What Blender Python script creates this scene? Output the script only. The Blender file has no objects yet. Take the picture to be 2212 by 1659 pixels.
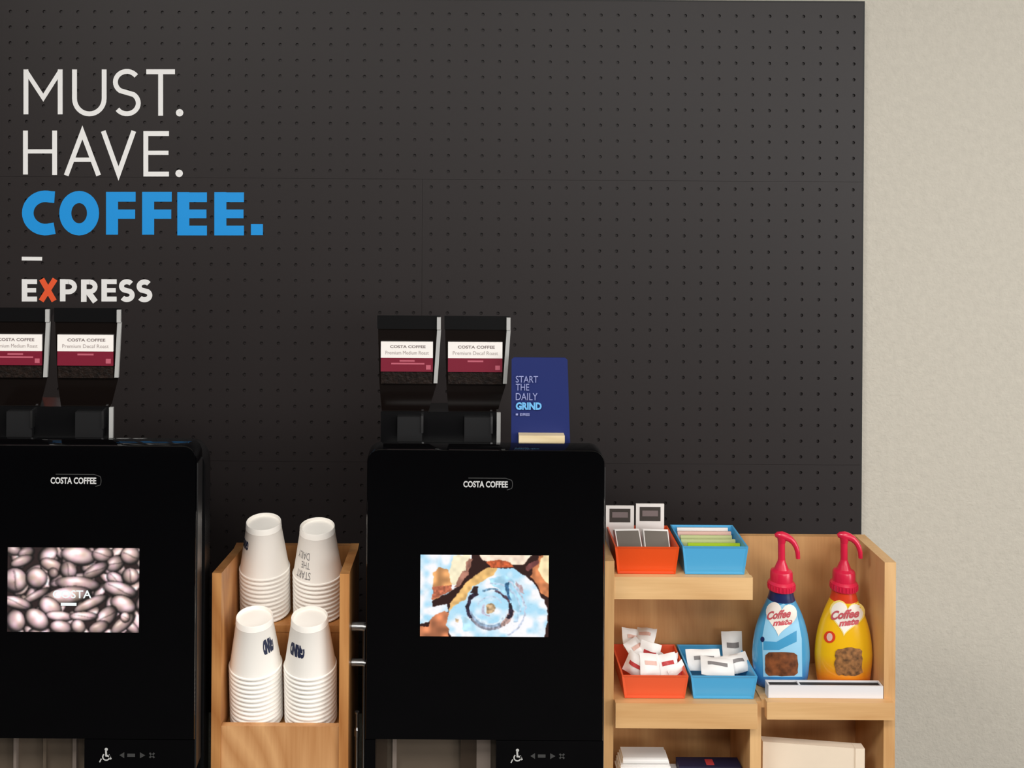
import bpy, bmesh, math, random
import numpy as np
from mathutils import Vector, Matrix, Euler

SC = bpy.context.scene
COL = SC.collection
rnd = random.Random(7)

# ------------------------------------------------------------------ camera
FPX, VX, VY, ROLL = 2400.0, 960.0, 270.0, 0.0065
H = 2.011                      # eye height
W, HT = 2212.0, 1659.0
cam = bpy.data.cameras.new('camera')
cam.sensor_fit = 'HORIZONTAL'; cam.sensor_width = 36.0
cam.lens = 36.0 * FPX / W
cam.shift_x = (W / 2 - VX) / W
cam.shift_y = (VY - HT / 2) / W
cam.clip_start = 0.05
co = bpy.data.objects.new('camera', cam); COL.objects.link(co)
co.matrix_world = Matrix.Translation((0, 0, H)) @ Euler((math.pi / 2, 0, 0)).to_matrix().to_4x4() @ Matrix.Rotation(ROLL, 4, 'Z')
SC.camera = co

# ------------------------------------------------------------------ world, lights, exposure
SC.view_settings.view_transform = 'Standard'
SC.view_settings.look = 'None'
SC.view_settings.gamma = 1.0
SC.view_settings.use_curve_mapping = False
SC.view_settings.exposure = 0.0
SC.cycles.use_denoising = True
wd = bpy.data.worlds.new('world'); SC.world = wd
wd.use_nodes = True
wd.node_tree.nodes['Background'].inputs[0].default_value = (0.9, 0.95, 1.0, 1)
wd.node_tree.nodes['Background'].inputs[1].default_value = 0.05

def area(name, loc, target, sx, sy, power, col=(1, 1, 1)):
    l = bpy.data.lights.new(name, 'AREA'); l.shape = 'RECTANGLE'; l.size = sx; l.size_y = sy
    l.energy = power; l.color = col
    o = bpy.data.objects.new(name, l); COL.objects.link(o)
    o.location = loc
    d = Vector(target) - Vector(loc)
    o.rotation_euler = d.to_track_quat('-Z', 'Y').to_euler()
    return o

# daylight through the shop window on the right, ceiling panels, and an added high front lamp
area('window_daylight', (3.35, 0.35, 1.75), (0, 1.6, 1.5), 2.8, 1.8, 104, (1.0, 0.985, 0.96))
area('added_front_fill', (1.9, -3.1, 2.35), (1.4, 2.4, 1.7), 3.0, 1.1, 56, (1.0, 0.98, 0.96))  # added lamp without a known source, brightens the board's upper part
area('ceiling_panel_light', (0.9, 0.45, 2.95), (0.9, 0.46, 0), 1.2, 0.6, 20, (1.0, 0.97, 0.92))
area('ceiling_panel_light', (-1.1, 0.45, 2.95), (-1.1, 0.46, 0), 1.2, 0.6, 46, (1.0, 0.97, 0.92))
area('ceiling_panel_light', (0.2, -0.8, 2.95), (0.2, -0.79, 0), 1.2, 0.6, 30, (1.0, 0.97, 0.92))

# ------------------------------------------------------------------ helpers
def at(px, py, Y):
    dx, dy = px - VX, py - VY
    c, s = math.cos(ROLL), math.sin(ROLL)
    ux, uy = c * dx + s * dy, -s * dx + c * dy
    return Vector((ux * Y / FPX, Y, H - uy * Y / FPX))

def lin(r, g, b):
    f = lambda c: (c / 255 / 12.92) if c / 255 <= 0.04045 else ((c / 255 + 0.055) / 1.055) ** 2.4
    return (f(r), f(g), f(b))

def mat(name, col, rough=0.5, metal=0.0, spec=0.5, bump=None, noise=None, coat=0.0, emit=None, trans=0.0):
    """bump=(scale,strength,distance)  noise=(scale, amount) small colour variation"""
    m = bpy.data.materials.new(name); m.use_nodes = True
    nt = m.node_tree; b = nt.nodes['Principled BSDF']
    b.inputs['Base Color'].default_value = (*col, 1)
    b.inputs['Roughness'].default_value = rough
    b.inputs['Metallic'].default_value = metal
    b.inputs['Specular IOR Level'].default_value = spec
    b.inputs['Coat Weight'].default_value = coat
    b.inputs['Coat Roughness'].default_value = 0.1
    if trans: b.inputs['Transmission Weight'].default_value = trans
    if emit:
        b.inputs['Emission Color'].default_value = (*emit[0], 1)
        b.inputs['Emission Strength'].default_value = emit[1]
    tc = nt.nodes.new('ShaderNodeTexCoord')
    if bump:
        n = nt.nodes.new('ShaderNodeTexNoise'); n.inputs['Scale'].default_value = bump[0]
        n.inputs['Detail'].default_value = 4
        nt.links.new(tc.outputs['Object'], n.inputs['Vector'])
        bp = nt.nodes.new('ShaderNodeBump'); bp.inputs['Strength'].default_value = bump[1]
        bp.inputs['Distance'].default_value = bump[2]
        nt.links.new(n.outputs['Fac'], bp.inputs['Height'])
        nt.links.new(bp.outputs['Normal'], b.inputs['Normal'])
    if noise:
        n = nt.nodes.new('ShaderNodeTexNoise'); n.inputs['Scale'].default_value = noise[0]
        n.inputs['Detail'].default_value = 5
        nt.links.new(tc.outputs['Object'], n.inputs['Vector'])
        r = nt.nodes.new('ShaderNodeValToRGB')
        a = noise[1]
        r.color_ramp.elements[0].position = 0.3; r.color_ramp.elements[1].position = 0.7
        r.color_ramp.elements[0].color = (*[c * (1 - a) for c in col], 1)
        r.color_ramp.elements[1].color = (*[min(1, c * (1 + a)) for c in col], 1)
        nt.links.new(n.outputs['Fac'], r.inputs['Fac'])
        nt.links.new(r.outputs['Color'], b.inputs['Base Color'])
    return m

def wood(name, c_dark, c_light, axis='X', rough=0.45, rings=3.2):
    m = bpy.data.materials.new(name); m.use_nodes = True
    nt = m.node_tree; b = nt.nodes['Principled BSDF']
    tc = nt.nodes.new('ShaderNodeTexCoord')
    mp = nt.nodes.new('ShaderNodeMapping')
    sc = {'X': (0.22, 1, 1), 'Y': (1, 0.22, 1), 'Z': (1, 1, 0.22)}[axis]
    mp.inputs['Scale'].default_value = sc
    mp.inputs['Location'].default_value = (0.31, 0.17, 0.43)
    nt.links.new(tc.outputs['Object'], mp.inputs['Vector'])
    n = nt.nodes.new('ShaderNodeTexNoise'); n.inputs['Scale'].default_value = 5.5; n.inputs['Detail'].default_value = 2
    n.inputs['Distortion'].default_value = 0.6
    nt.links.new(mp.outputs['Vector'], n.inputs['Vector'])
    mul = nt.nodes.new('ShaderNodeMath'); mul.operation = 'MULTIPLY'; mul.inputs[1].default_value = rings * 4
    nt.links.new(n.outputs['Fac'], mul.inputs[0])
    fr = nt.nodes.new('ShaderNodeMath'); fr.operation = 'PINGPONG'; fr.inputs[1].default_value = 1.0
    nt.links.new(mul.outputs[0], fr.inputs[0])
    mp2 = nt.nodes.new('ShaderNodeMapping')
    mp2.inputs['Scale'].default_value = tuple(v if v != 0.22 else 0.05 for v in sc)
    nt.links.new(tc.outputs['Object'], mp2.inputs['Vector'])
    n2 = nt.nodes.new('ShaderNodeTexNoise'); n2.inputs['Scale'].default_value = 220; n2.inputs['Detail'].default_value = 3
    nt.links.new(mp2.outputs['Vector'], n2.inputs['Vector'])
    mx = nt.nodes.new('ShaderNodeMix'); mx.data_type = 'FLOAT'; mx.inputs[0].default_value = 0.45
    nt.links.new(fr.outputs[0], mx.inputs[2]); nt.links.new(n2.outputs['Fac'], mx.inputs[3])
    r = nt.nodes.new('ShaderNodeValToRGB')
    r.color_ramp.elements[0].position = 0.15; r.color_ramp.elements[1].position = 0.75
    r.color_ramp.elements[0].color = (*c_dark, 1); r.color_ramp.elements[1].color = (*c_light, 1)
    nt.links.new(mx.outputs[0], r.inputs['Fac'])
    nt.links.new(r.outputs['Color'], b.inputs['Base Color'])
    b.inputs['Roughness'].default_value = rough
    bp = nt.nodes.new('ShaderNodeBump'); bp.inputs['Strength'].default_value = 0.08; bp.inputs['Distance'].default_value = 0.001
    nt.links.new(n2.outputs['Fac'], bp.inputs['Height']); nt.links.new(bp.outputs['Normal'], b.inputs['Normal'])
    return m

def wloc(o):
    v = Vector((0, 0, 0))
    while o is not None:
        v += o.location; o = o.parent
    return v

def link(name, mesh, m, parent=None):
    o = bpy.data.objects.new(name, mesh); COL.objects.link(o)
    if m is not None: mesh.materials.append(m)
    if parent is not None: o.parent = parent
    return o

def bm_obj(name, bm, m, parent=None, smooth=None, bevel=0, local=False, seg=2):
    if bevel:
        es = [e for e in bm.edges if len(e.link_faces) == 2 and e.calc_face_angle(0) > 0.6]
        bmesh.ops.bevel(bm, geom=es, offset=bevel, segments=seg, profile=0.6, affect='EDGES', clamp_overlap=True)
    bmesh.ops.recalc_face_normals(bm, faces=bm.faces)
    if parent is not None and not local:
        bmesh.ops.translate(bm, verts=bm.verts, vec=-wloc(parent))
    me = bpy.data.meshes.new(name); bm.to_mesh(me); bm.free()
    if smooth is not None:
        me.polygons.foreach_set('use_smooth', [True] * len(me.polygons))
        me.set_sharp_from_angle(angle=smooth)
    return link(name, me, m, parent)

def pts_obj(name, verts, faces, m, parent=None, smooth=None, local=False):
    off = Vector((0, 0, 0)) if (parent is None or local) else wloc(parent)
    me = bpy.data.meshes.new(name)
    me.from_pydata([tuple(Vector(v) - off) for v in verts], [], faces); me.update()
    if smooth is not None:
        me.polygons.foreach_set('use_smooth', [True] * len(me.polygons))
        me.set_sharp_from_angle(angle=smooth)
    return link(name, me, m, parent)

def bx(bm, x0, x1, y0, y1, z0, z1):
    vs = [bm.verts.new(p) for p in ((x0, y0, z0), (x1, y0, z0), (x1, y1, z0), (x0, y1, z0),
                                    (x0, y0, z1), (x1, y0, z1), (x1, y1, z1), (x0, y1, z1))]
    for f in ((3, 2, 1, 0), (4, 5, 6, 7), (0, 1, 5, 4), (1, 2, 6, 5), (2, 3, 7, 6), (3, 0, 4, 7)):
        bm.faces.new([vs[i] for i in f])
    return vs

def box(name, x0, x1, y0, y1, z0, z1, m, parent=None, bevel=0.0, local=False):
    bm = bmesh.new(); bx(bm, x0, x1, y0, y1, z0, z1)
    return bm_obj(name, bm, m, parent, bevel=bevel, local=local)

def prism(bm, outline, y0, y1, ch=0.0):
    """outline [(x,z)] counter-clockwise seen from the front (-y); front at y0 with a chamfer ch"""
    n = len(outline)
    if ch:
        P = [Vector(p) for p in outline]; ins = []
        for i in range(n):
            a, b, c = P[i - 1], P[i], P[(i + 1) % n]
            d1 = (b - a).normalized(); d2 = (c - b).normalized()
            n1 = Vector((-d1.y, d1.x)); n2 = Vector((-d2.y, d2.x))
            k = (n1 + n2); k = k / max(0.3, k.length_squared) * 2
            ins.append(b + k * ch * 0.5 * 1.0)
        loops = [[(p.x, y0, p.y) for p in ins], [(p[0], y0 + ch, p[1]) for p in outline], [(p[0], y1, p[1]) for p in outline]]
    else:
        loops = [[(p[0], y0, p[1]) for p in outline], [(p[0], y1, p[1]) for p in outline]]
    L = [[bm.verts.new(p) for p in lp] for lp in loops]
    bm.faces.new(L[0]); bm.faces.new(list(reversed(L[-1])))
    for a, b in zip(L, L[1:]):
        for i in range(n):
            bm.faces.new([a[i], b[i], b[(i + 1) % n], a[(i + 1) % n]])

def round_rect(x0, x1, z0, z1, r, n=6, top_only=False):
    out = []
    def arc(cx, cz, a0):
        for i in range(n + 1):
            a = a0 + math.pi / 2 * i / n
            out.append((cx + r * math.cos(a), cz + r * math.sin(a)))
    if top_only: out += [(x0, z0), (x1, z0)]
    else: arc(x0 + r, z0 + r, math.pi); arc(x1 - r, z0 + r, 1.5 * math.pi)
    arc(x1 - r, z1 - r, 0); arc(x0 + r, z1 - r, math.pi / 2)
    return out

def lathe(bm, prof, n=32, c=(0, 0), ey=1.0, close_bottom=False, close_top=False):
    rings = []
    for r, z in prof:
        rings.append([bm.verts.new((c[0] + r * math.cos(2 * math.pi * i / n), c[1] + ey * r * math.sin(2 * math.pi * i / n), z)) for i in range(n)])
    for a, b in zip(rings, rings[1:]):
        for i in range(n):
            bm.faces.new([a[i], a[(i + 1) % n], b[(i + 1) % n], b[i]])
    if close_bottom: bm.faces.new(list(reversed(rings[0])))
    if close_top: bm.faces.new(rings[-1])

def tube(bm, path, radii, n=12, flat=1.0):
    path = [Vector(p) for p in path]
    rings = []
    for i, p in enumerate(path):
        t = (path[min(i + 1, len(path) - 1)] - path[max(i - 1, 0)]).normalized()
        u = t.cross(Vector((0, 1, 0)))
        if u.length < 1e-3: u = t.cross(Vector((1, 0, 0)))
        u.normalize(); w = t.cross(u).normalized()
        r = radii[i] if isinstance(radii, (list, tuple)) else radii
        rings.append([bm.verts.new(p + u * r * math.cos(2 * math.pi * k / n) * flat + w * r * math.sin(2 * math.pi * k / n)) for k in range(n)])
    for a, b in zip(rings, rings[1:]):
        for k in range(n):
            bm.faces.new([a[k], a[(k + 1) % n], b[(k + 1) % n], b[k]])
    bm.faces.new(list(reversed(rings[0]))); bm.faces.new(rings[-1])

def empty(name, loc, label, cat, group=None, rz=0):
    o = bpy.data.objects.new(name, None); COL.objects.link(o)
    o.location = loc; o.rotation_euler = (0, 0, rz); o.empty_display_size = 0.02
    tag(o, label, cat, group); return o

def tag(o, label, cat, group=None):
    o['label'] = label; o['category'] = cat
    if group: o['group'] = group
    return o

def struct(o):
    o['kind'] = 'structure'; return o

def copy_tree(o, parent=None):
    c = o.copy(); COL.objects.link(c)
    if parent is not None: c.parent = parent
    for ch in list(o.children): copy_tree(ch, c)
    return c

def text_geo(s, size=1.0, bold=0.0):
    cu = bpy.data.curves.new('lettering', 'FONT'); cu.body = s; cu.size = size; cu.offset = bold
    cu.resolution_u = 3; cu.fill_mode = 'FRONT'
    o = bpy.data.objects.new('lettering', cu)
    me = o.to_mesh()
    v = [(p.co.x, p.co.y) for p in me.vertices]; f = [tuple(p.vertices) for p in me.polygons]
    o.to_mesh_clear(); bpy.data.objects.remove(o); bpy.data.curves.remove(cu)
    xs = [p[0] for p in v]; ys = [p[1] for p in v]
    x0, x1, y0, y1 = min(xs), max(xs), min(ys), max(ys)
    return [((p[0] - x0) / (x1 - x0), (p[1] - y0) / (y1 - y0)) for p in v], f, (x1 - x0) / (y1 - y0)

def text_on(name, s, x0, x1, z0, z1, y, m, parent, bold=0.0, flip=False):
    """flat lettering filling the rectangle x0..x1, z0..z1 in a plane facing the camera side (-y)"""
    v, f, _ = text_geo(s, bold=bold)
    if flip: v = [(1 - a, 1 - b) for a, b in v]
    return pts_obj(name, [(x0 + a * (x1 - x0), y, z0 + b * (z1 - z0)) for a, b in v], f, m, parent)

# ------------------------------------------------------------------ materials
M = {}
M['board'] = mat('charcoal_board', (0.0170, 0.0124, 0.0126), 0.5, spec=0.42, bump=(900, 0.08, 0.0005))
M['board_edge'] = mat('black_edge', (0.01, 0.009, 0.009), 0.6)
M['stucco'] = mat('painted_stucco', (0.58, 0.54, 0.465), 0.85, bump=(170, 0.5, 0.003), noise=(60, 0.04))
M['wall2'] = mat('room_paint', (0.16, 0.15, 0.14), 0.9)
M['floor'] = mat('grey_floor', (0.035, 0.032, 0.03), 0.7, noise=(6, 0.15))
M['ceil'] = mat('white_ceiling', (0.5, 0.5, 0.49), 0.9)
M['counter'] = mat('grey_counter', (0.24, 0.235, 0.20), 0.4, noise=(180, 0.25))
M['white_ink'] = mat('white_print', (0.92, 0.91, 0.9), 0.45)
M['blue_ink'] = mat('blue_print', (0.005, 0.31, 0.80), 0.5)
M['orange_ink'] = mat('orange_print', lin(242, 92, 48), 0.5)
M['black_glass'] = mat('black_glass', (0.0012, 0.0012, 0.0016), 0.06, spec=0.3)
M['black_plastic'] = mat('black_plastic', (0.004, 0.004, 0.0045), 0.25, spec=0.35)
M['black_matte'] = mat('black_matte', (0.010, 0.010, 0.011), 0.5, spec=0.35)
M['hopper'] = mat('smoked_hopper', (0.006, 0.004, 0.0035), 0.12, spec=0.4)
M['beans'] = mat('roasted_beans', (0.009, 0.0045, 0.003), 0.6, spec=0.2, bump=(160, 0.6, 0.004), noise=(150, 0.7))
M['chrome'] = mat('brushed_steel', (0.62, 0.62, 0.62), 0.28, metal=1.0)
M['chrome_dk'] = mat('dark_steel', (0.30, 0.30, 0.31), 0.3, metal=1.0)
M['silver'] = mat('satin_silver', (0.55, 0.55, 0.54), 0.35, metal=0.25)
M['taupe'] = mat('taupe_steel', (0.125, 0.095, 0.07), 0.38, metal=0.2, noise=(8, 0.12))
M['taupe_lt'] = mat('pale_steel', (0.26, 0.21, 0.18), 0.35, metal=0.3)
M['taupe_dk'] = mat('bronze_steel', (0.05, 0.033, 0.022), 0.4, metal=0.3)
M['label_white'] = mat('label_white', lin(243, 238, 234), 0.5)
M['label_grey'] = mat('label_grey_print', lin(120, 105, 104), 0.6)
M['label_lgrey'] = mat('label_pale_print', lin(165, 152, 150), 0.6)
M['maroon'] = mat('maroon_band', lin(118, 14, 42), 0.5)
M['pink'] = mat('pink_print', lin(185, 90, 108), 0.6)
M['logo'] = mat('silver_logo', lin(205, 205, 205), 0.45)
M['icon_hi'] = mat('white_icon', lin(190, 190, 188), 0.5)
M['icon_lo'] = mat('grey_icon', lin(62, 62, 62), 0.5)
M['sign_blue'] = mat('navy_sign_card', lin(24, 38, 100), 0.6, spec=0.3)
M['sign_text'] = mat('pale_blue_print', lin(150, 156, 205), 0.5)
M['sign_cyan'] = mat('sky_blue_print', lin(112, 185, 240), 0.5)
M['maple'] = wood('maple_block', lin(228, 205, 160), lin(250, 232, 195), 'X')
M['birch'] = wood('birch_ply_across', lin(206, 158, 104), lin(232, 190, 136), 'X', rings=2.4)
M['birch_v'] = wood('birch_ply_upright', lin(200, 150, 96), lin(228, 184, 130), 'Z', rings=2.2)
M['birch_shaded'] = wood('birch_ply_shaded', lin(178, 126, 78), lin(204, 156, 104), 'Z', rings=3.0)  # same birch, with the back panel's shade put into a darker colour
M['oak'] = wood('cherry_side', lin(164, 104, 52), lin(200, 142, 84), 'Z', rings=3.5)
M['oak_front'] = wood('cherry_front', lin(186, 130, 80), lin(216, 164, 112), 'Z', rings=5.0)
M['cup'] = mat('paper_cup', lin(251, 246, 239), 0.55, spec=0.3)
M['navy_ink'] = mat('navy_print', lin(28, 36, 66), 0.6)
M['grey_ink'] = mat('grey_print', lin(128, 124, 124), 0.6)
M['orange_box'] = mat('orange_plastic', lin(226, 78, 22), 0.38, coat=0.15)
M['orange_box2'] = mat('coral_plastic', lin(234, 94, 54), 0.38, coat=0.15)
M['blue_box'] = mat('sky_blue_plastic', lin(78, 168, 218), 0.36, coat=0.2)
M['tea_white'] = mat('sachet_white', lin(238, 232, 228), 0.5)
M['tea_dark'] = mat('sachet_dark', lin(66, 60, 56), 0.4)
M['tea_grey'] = mat('sachet_grey', lin(112, 104, 96), 0.45)
M['lime'] = mat('sachet_lime', lin(176, 208, 40), 0.45)
M['sage'] = mat('sachet_sage', lin(190, 196, 140), 0.5)
M['blush'] = mat('sachet_blush', lin(220, 180, 168), 0.5)
M['red_ink'] = mat('red_print', lin(190, 60, 62), 0.5)
M['paper'] = mat('white_paper', lin(238, 236, 234), 0.8, bump=(300, 0.1, 0.0005))
M['cream'] = mat('cream_paper', lin(236, 218, 196), 0.75, noise=(9, 0.05))
M['navy_card'] = mat('dark_navy_card', lin(30, 28, 58), 0.5)
M['tray'] = mat('white_acrylic', lin(226, 226, 230), 0.3)
M['pump'] = mat('crimson_plastic', lin(212, 30, 66), 0.3, coat=0.2)
M['btl_blue'] = mat('bottle_sky_blue', lin(66, 150, 200), 0.25, coat=0.3)
M['btl_navy'] = mat('bottle_navy', lin(28, 40, 88), 0.3, coat=0.2)
M['btl_yel'] = mat('bottle_yellow', lin(236, 180, 22), 0.25, coat=0.3)
M['btl_org'] = mat('bottle_orange', lin(230, 120, 36), 0.28, coat=0.3)
def fade(m, c0, c1, z0, z1):
    """printed colour fade up the bottle"""
    nt = m.node_tree; b = nt.nodes['Principled BSDF']
    tc = nt.nodes.new('ShaderNodeTexCoord'); sp = nt.nodes.new('ShaderNodeSeparateXYZ'); mr = nt.nodes.new('ShaderNodeMapRange')
    r = nt.nodes.new('ShaderNodeValToRGB')
    mr.inputs['From Min'].default_value = z0; mr.inputs['From Max'].default_value = z1
    r.color_ramp.elements[0].color = (*c0, 1); r.color_ramp.elements[1].color = (*c1, 1)
    nt.links.new(tc.outputs['Object'], sp.inputs[0]); nt.links.new(sp.outputs['Z'], mr.inputs['Value'])
    nt.links.new(mr.outputs['Result'], r.inputs['Fac']); nt.links.new(r.outputs['Color'], b.inputs['Base Color'])
fade(M['btl_yel'], lin(226, 112, 34), lin(238, 184, 20), .012, .062)
fade(M['btl_org'], lin(226, 112, 34), lin(238, 184, 20), .012, .062)
fade(M['btl_blue'], lin(44, 104, 176), lin(72, 156, 202), .006, .05)
M['btl_red'] = mat('bottle_red_orange', lin(214, 62, 30), 0.3)
M['heart_w'] = mat('cream_white_print', lin(246, 238, 228), 0.4)
M['script_red'] = mat('script_red_print', lin(200, 88, 96), 0.5)
M['choc'] = mat('chocolate_picture', lin(118, 66, 34), 0.45, noise=(70, 0.6))
M['nuts'] = mat('nutty_picture', lin(136, 92, 52), 0.5, noise=(130, 0.65))
M['pale_blue'] = mat('pale_blue_print', lin(150, 205, 235), 0.4)
M['pale_yel'] = mat('pale_yellow_print', lin(250, 226, 130), 0.4)

# ------------------------------------------------------------------ room shell
YW = 2.45
RX0, RX1, RY0 = -3.4, 3.5, -3.2
struct(box('wall_back', RX0, RX1, YW, YW + 0.1, 0, 3.0, M['stucco']))
struct(box('wall_left', RX0 - 0.1, RX0, RY0, YW, 0, 3.0, M['wall2']))
struct(box('wall_right', RX1, RX1 + 0.1, RY0, YW, 0, 3.0, M['wall2']))
struct(box('wall_front', RX0, RX1, RY0 - 0.1, RY0, 0, 3.0, M['wall2']))
struct(box('floor', RX0, RX1, RY0, YW, -0.1, 0, M['floor']))
struct(box('ceiling', RX0, RX1, RY0, YW, 3.0, 3.1, M['ceil']))

# ------------------------------------------------------------------ counter
CZ = 0.72
ct = empty('counter', (-0.5, 2.05, 0), 'grey countertop unit under the coffee machines and wooden racks', 'counter')
box('countertop', -2.2, 0.775, 1.62, YW - .0015, CZ - 0.035, CZ, M['counter'], ct, bevel=0.004)
box('cabinet', -2.19, 0.765, 1.66, YW - .0015, 0.0, CZ - 0.0352, M['black_matte'], ct)

# ------------------------------------------------------------------ pegboard with real holes
BT = 0.014
YK = YW - 0.0012               # back of the board
YB = YK - BT                    # board front plane
SB = FPX / YB
p_hole = at(1841.7, 560, YB)
dxh, dzh = 36.45 * YB / FPX, 33.97 * YB / FPX
z_row0 = at(1841.7, 512, YB).z
x_right = at(1861.5, 560, YB).x
z_top = at(1400, 3.0, YB).z
x_seam = at(912, 520, YB).x
z_s1 = z_row0 + 3.5 * dzh       # faint horizontal seams
z_s2 = z_row0 - 14.5 * dzh
pb = empty('pegboard', (0, YW, 1.6), 'large charcoal perforated wall board printed with big white and blue lettering', 'pegboard')

def peg_panel(x0, x1, z0, z1):
    g = 0.00022
    x0 += g; x1 -= g; z0 += g; z1 -= g
    cols = [p_hole.x + k * dxh for k in range(-90, 5)]
    cols = [c for c in cols if x0 + 0.008 < c < x1 - 0.008]
    rows = [z_row0 + k * dzh for k in range(-40, 40)]
    rows = [r for r in rows if z0 + 0.008 < r < z1 - 0.008]
    V, F = [], []
    xe = [x0] + [(a + b) / 2 for a, b in zip(cols, cols[1:])] + [x1]
    ze = [z0] + [(a + b) / 2 for a, b in zip(rows, rows[1:])] + [z1]
    R, D, N = 0.0038, 0.0042, 8
    for i, cx in enumerate(cols):
        for j, cz in enumerate(rows):
            b = len(V)
            a0, a1, c0, c1 = xe[i], xe[i + 1], ze[j], ze[j + 1]
            # 8 points on the cell border, same angular order as the hole ring
            V += [(a1, YB, cz), (a1, YB, c1), (cx, YB, c1), (a0, YB, c1), (a0, YB, cz), (a0, YB, c0), (cx, YB, c0), (a1, YB, c0)]
            for yy in (YB, YB + D):
                V += [(cx + R * math.cos(math.pi / 4 * k), yy, cz + R * math.sin(math.pi / 4 * k)) for k in range(N)]
            for k in range(N):
                k2 = (k + 1) % N
                F.append((b + k, b + k2, b + 8 + k2, b + 8 + k))
                F.append((b + 8 + k, b + 8 + k2, b + 16 + k2, b + 16 + k))
            F.append(tuple(b + 16 + k for k in range(N)))
    b = len(V)
    V += [(x0, YB, z0), (x1, YB, z0), (x1, YB, z1), (x0, YB, z1), (x0, YK, z0), (x1, YK, z0), (x1, YK, z1), (x0, YK, z1)]
    F += [(b, b + 4, b + 5, b + 1), (b + 1, b + 5, b + 6, b + 2), (b + 2, b + 6, b + 7, b + 3), (b + 3, b + 7, b + 4, b), (b + 4, b + 7, b + 6, b + 5)]
    o = pts_obj('panel', V, F, M['board'], pb)
    bm = bmesh.new(); bm.from_mesh(o.data); bmesh.ops.remove_doubles(bm, verts=bm.verts, dist=1e-6)
    bmesh.ops.recalc_face_normals(bm, faces=bm.faces); bm.to_mesh(o.data); bm.free()

xl = -1.62
peg_panel(xl, x_right, z_s1, z_top)
peg_panel(xl, x_seam, z_s2, z_s1)
peg_panel(x_seam, x_right, z_s2, z_s1)
peg_panel(xl, x_right, CZ + .001, z_s2)
et = 0.0035
box('edge_trim', x_right, x_right + et, YB + 0.001, YK, CZ + .001, z_top + et, M['board_edge'], pb)
box('edge_trim', xl, x_right, YB + 0.001, YK, z_top, z_top + et, M['board_edge'], pb)

# ---- stroke lettering on the board
def ribbon(poly, w, closed=False):
    P = [Vector(p) for p in poly]; n = len(P); V = []
    for i in range(n):
        if closed: a, b, c = P[i - 1], P[i], P[(i + 1) % n]
        else: a, b, c = P[max(i - 1, 0)], P[i], P[min(i + 1, n - 1)]
        d1 = (b - a) if (b - a).length > 1e-9 else (c - b)
        d2 = (c - b) if (c - b).length > 1e-9 else (b - a)
        d1 = d1.normalized(); d2 = d2.normalized()
        n1 = Vector((-d1.y, d1.x)); n2 = Vector((-d2.y, d2.x))
        k = n1 + n2
        k = k / max(0.35, k.length_squared) * 2
        V += [b + k * w / 2, b - k * w / 2]
    F = [(2 * i, 2 * i + 1, 2 * i + 3, 2 * i + 2) for i in range(n - 1)]
    if closed: F.append((2 * n - 2, 2 * n - 1, 1, 0))
    return V, F

def arcp(cx, cy, rx, ry, a0, a1, n=18):
    return [(cx + rx * math.cos(math.radians(a0 + (a1 - a0) * i / n)), cy + ry * math.sin(math.radians(a0 + (a1 - a0) * i / n))) for i in range(n + 1)]

def s_shape(x0, x1, y0, y1, w):
    """S as a centre line, image coordinates (y down)"""
    cx = (x0 + x1) / 2; rx = (x1 - x0 - w) / 2; t, b = y0 + w / 2, y1 - w / 2
    q = (b - t) / 4
    up = arcp(cx, t + q, rx, q, -35, -180, 12)
    up = up + arcp(cx, t + q, rx, q, 180, 125, 5)[1:]
    lo = arcp(cx, b - q, rx, q, -55, 0, 5) + arcp(cx, b - q, rx, q, 0, 145, 12)[1:]
    return up + lo

def letter(strokes, m):
    """strokes: list of (polyline px, width px, closed); one letter = one part"""
    V, F = [], []
    for i, (poly, w, cl) in enumerate(strokes):
        v, f = ribbon(poly, w, cl); b = len(V)
        V += [at(p.x, p.y, YB - 0.0006 - 0.00008 * i) for p in v]; F += [tuple(b + k for k in q) for q in f]
    o = pts_obj('letter', V, F, m, pb)
    bm = bmesh.new(); bm.from_mesh(o.data)
    bmesh.ops.recalc_face_normals(bm, faces=bm.faces)
    bm.to_mesh(o.data); bm.free()
    return o

WI, w = M['white_ink'], 10.5
# MUST.
letter([([(56, 247), (56, 150)], w, False), ([(130, 247), (130, 150)], w, False), ([(55, 152), (93.5, 211), (131, 152)], w - 1, False)], WI)
letter([([(161, 150), (161, 211)] + arcp(193, 213, 32, 33, 180, 0, 16) + [(225, 211), (225, 150)], w, False)], WI)
letter([(s_shape(244, 304, 149, 251, w), w, False)], WI)
letter([([(316, 155), (378, 155)], w, False), ([(347, 155), (347, 250)], w, False)], WI)
letter([(arcp(388, 243.5, 4, 4, 0, 360, 12)[:-1], 8, True)], WI)
# HAVE.
letter([([(55, 282), (55, 377)], w, False), ([(118, 282), (118, 378)], w, False), ([(55, 327), (118, 327)], 9, False)], WI)
letter([([(143, 379), (178, 286), (213, 379)], w, False), ([(155, 345), (201, 345)], 9, False)], WI)
letter([([(223, 283), (256, 375), (289, 283)], w, False)], WI)
letter([([(365, 288.5), (315, 288.5), (315, 376), (365, 376)], w, False), ([(315, 330), (364, 330)], 9, False)], WI)
letter([(arcp(387, 374.5, 4, 4, 0, 360, 12)[:-1], 8, True)], WI)
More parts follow.
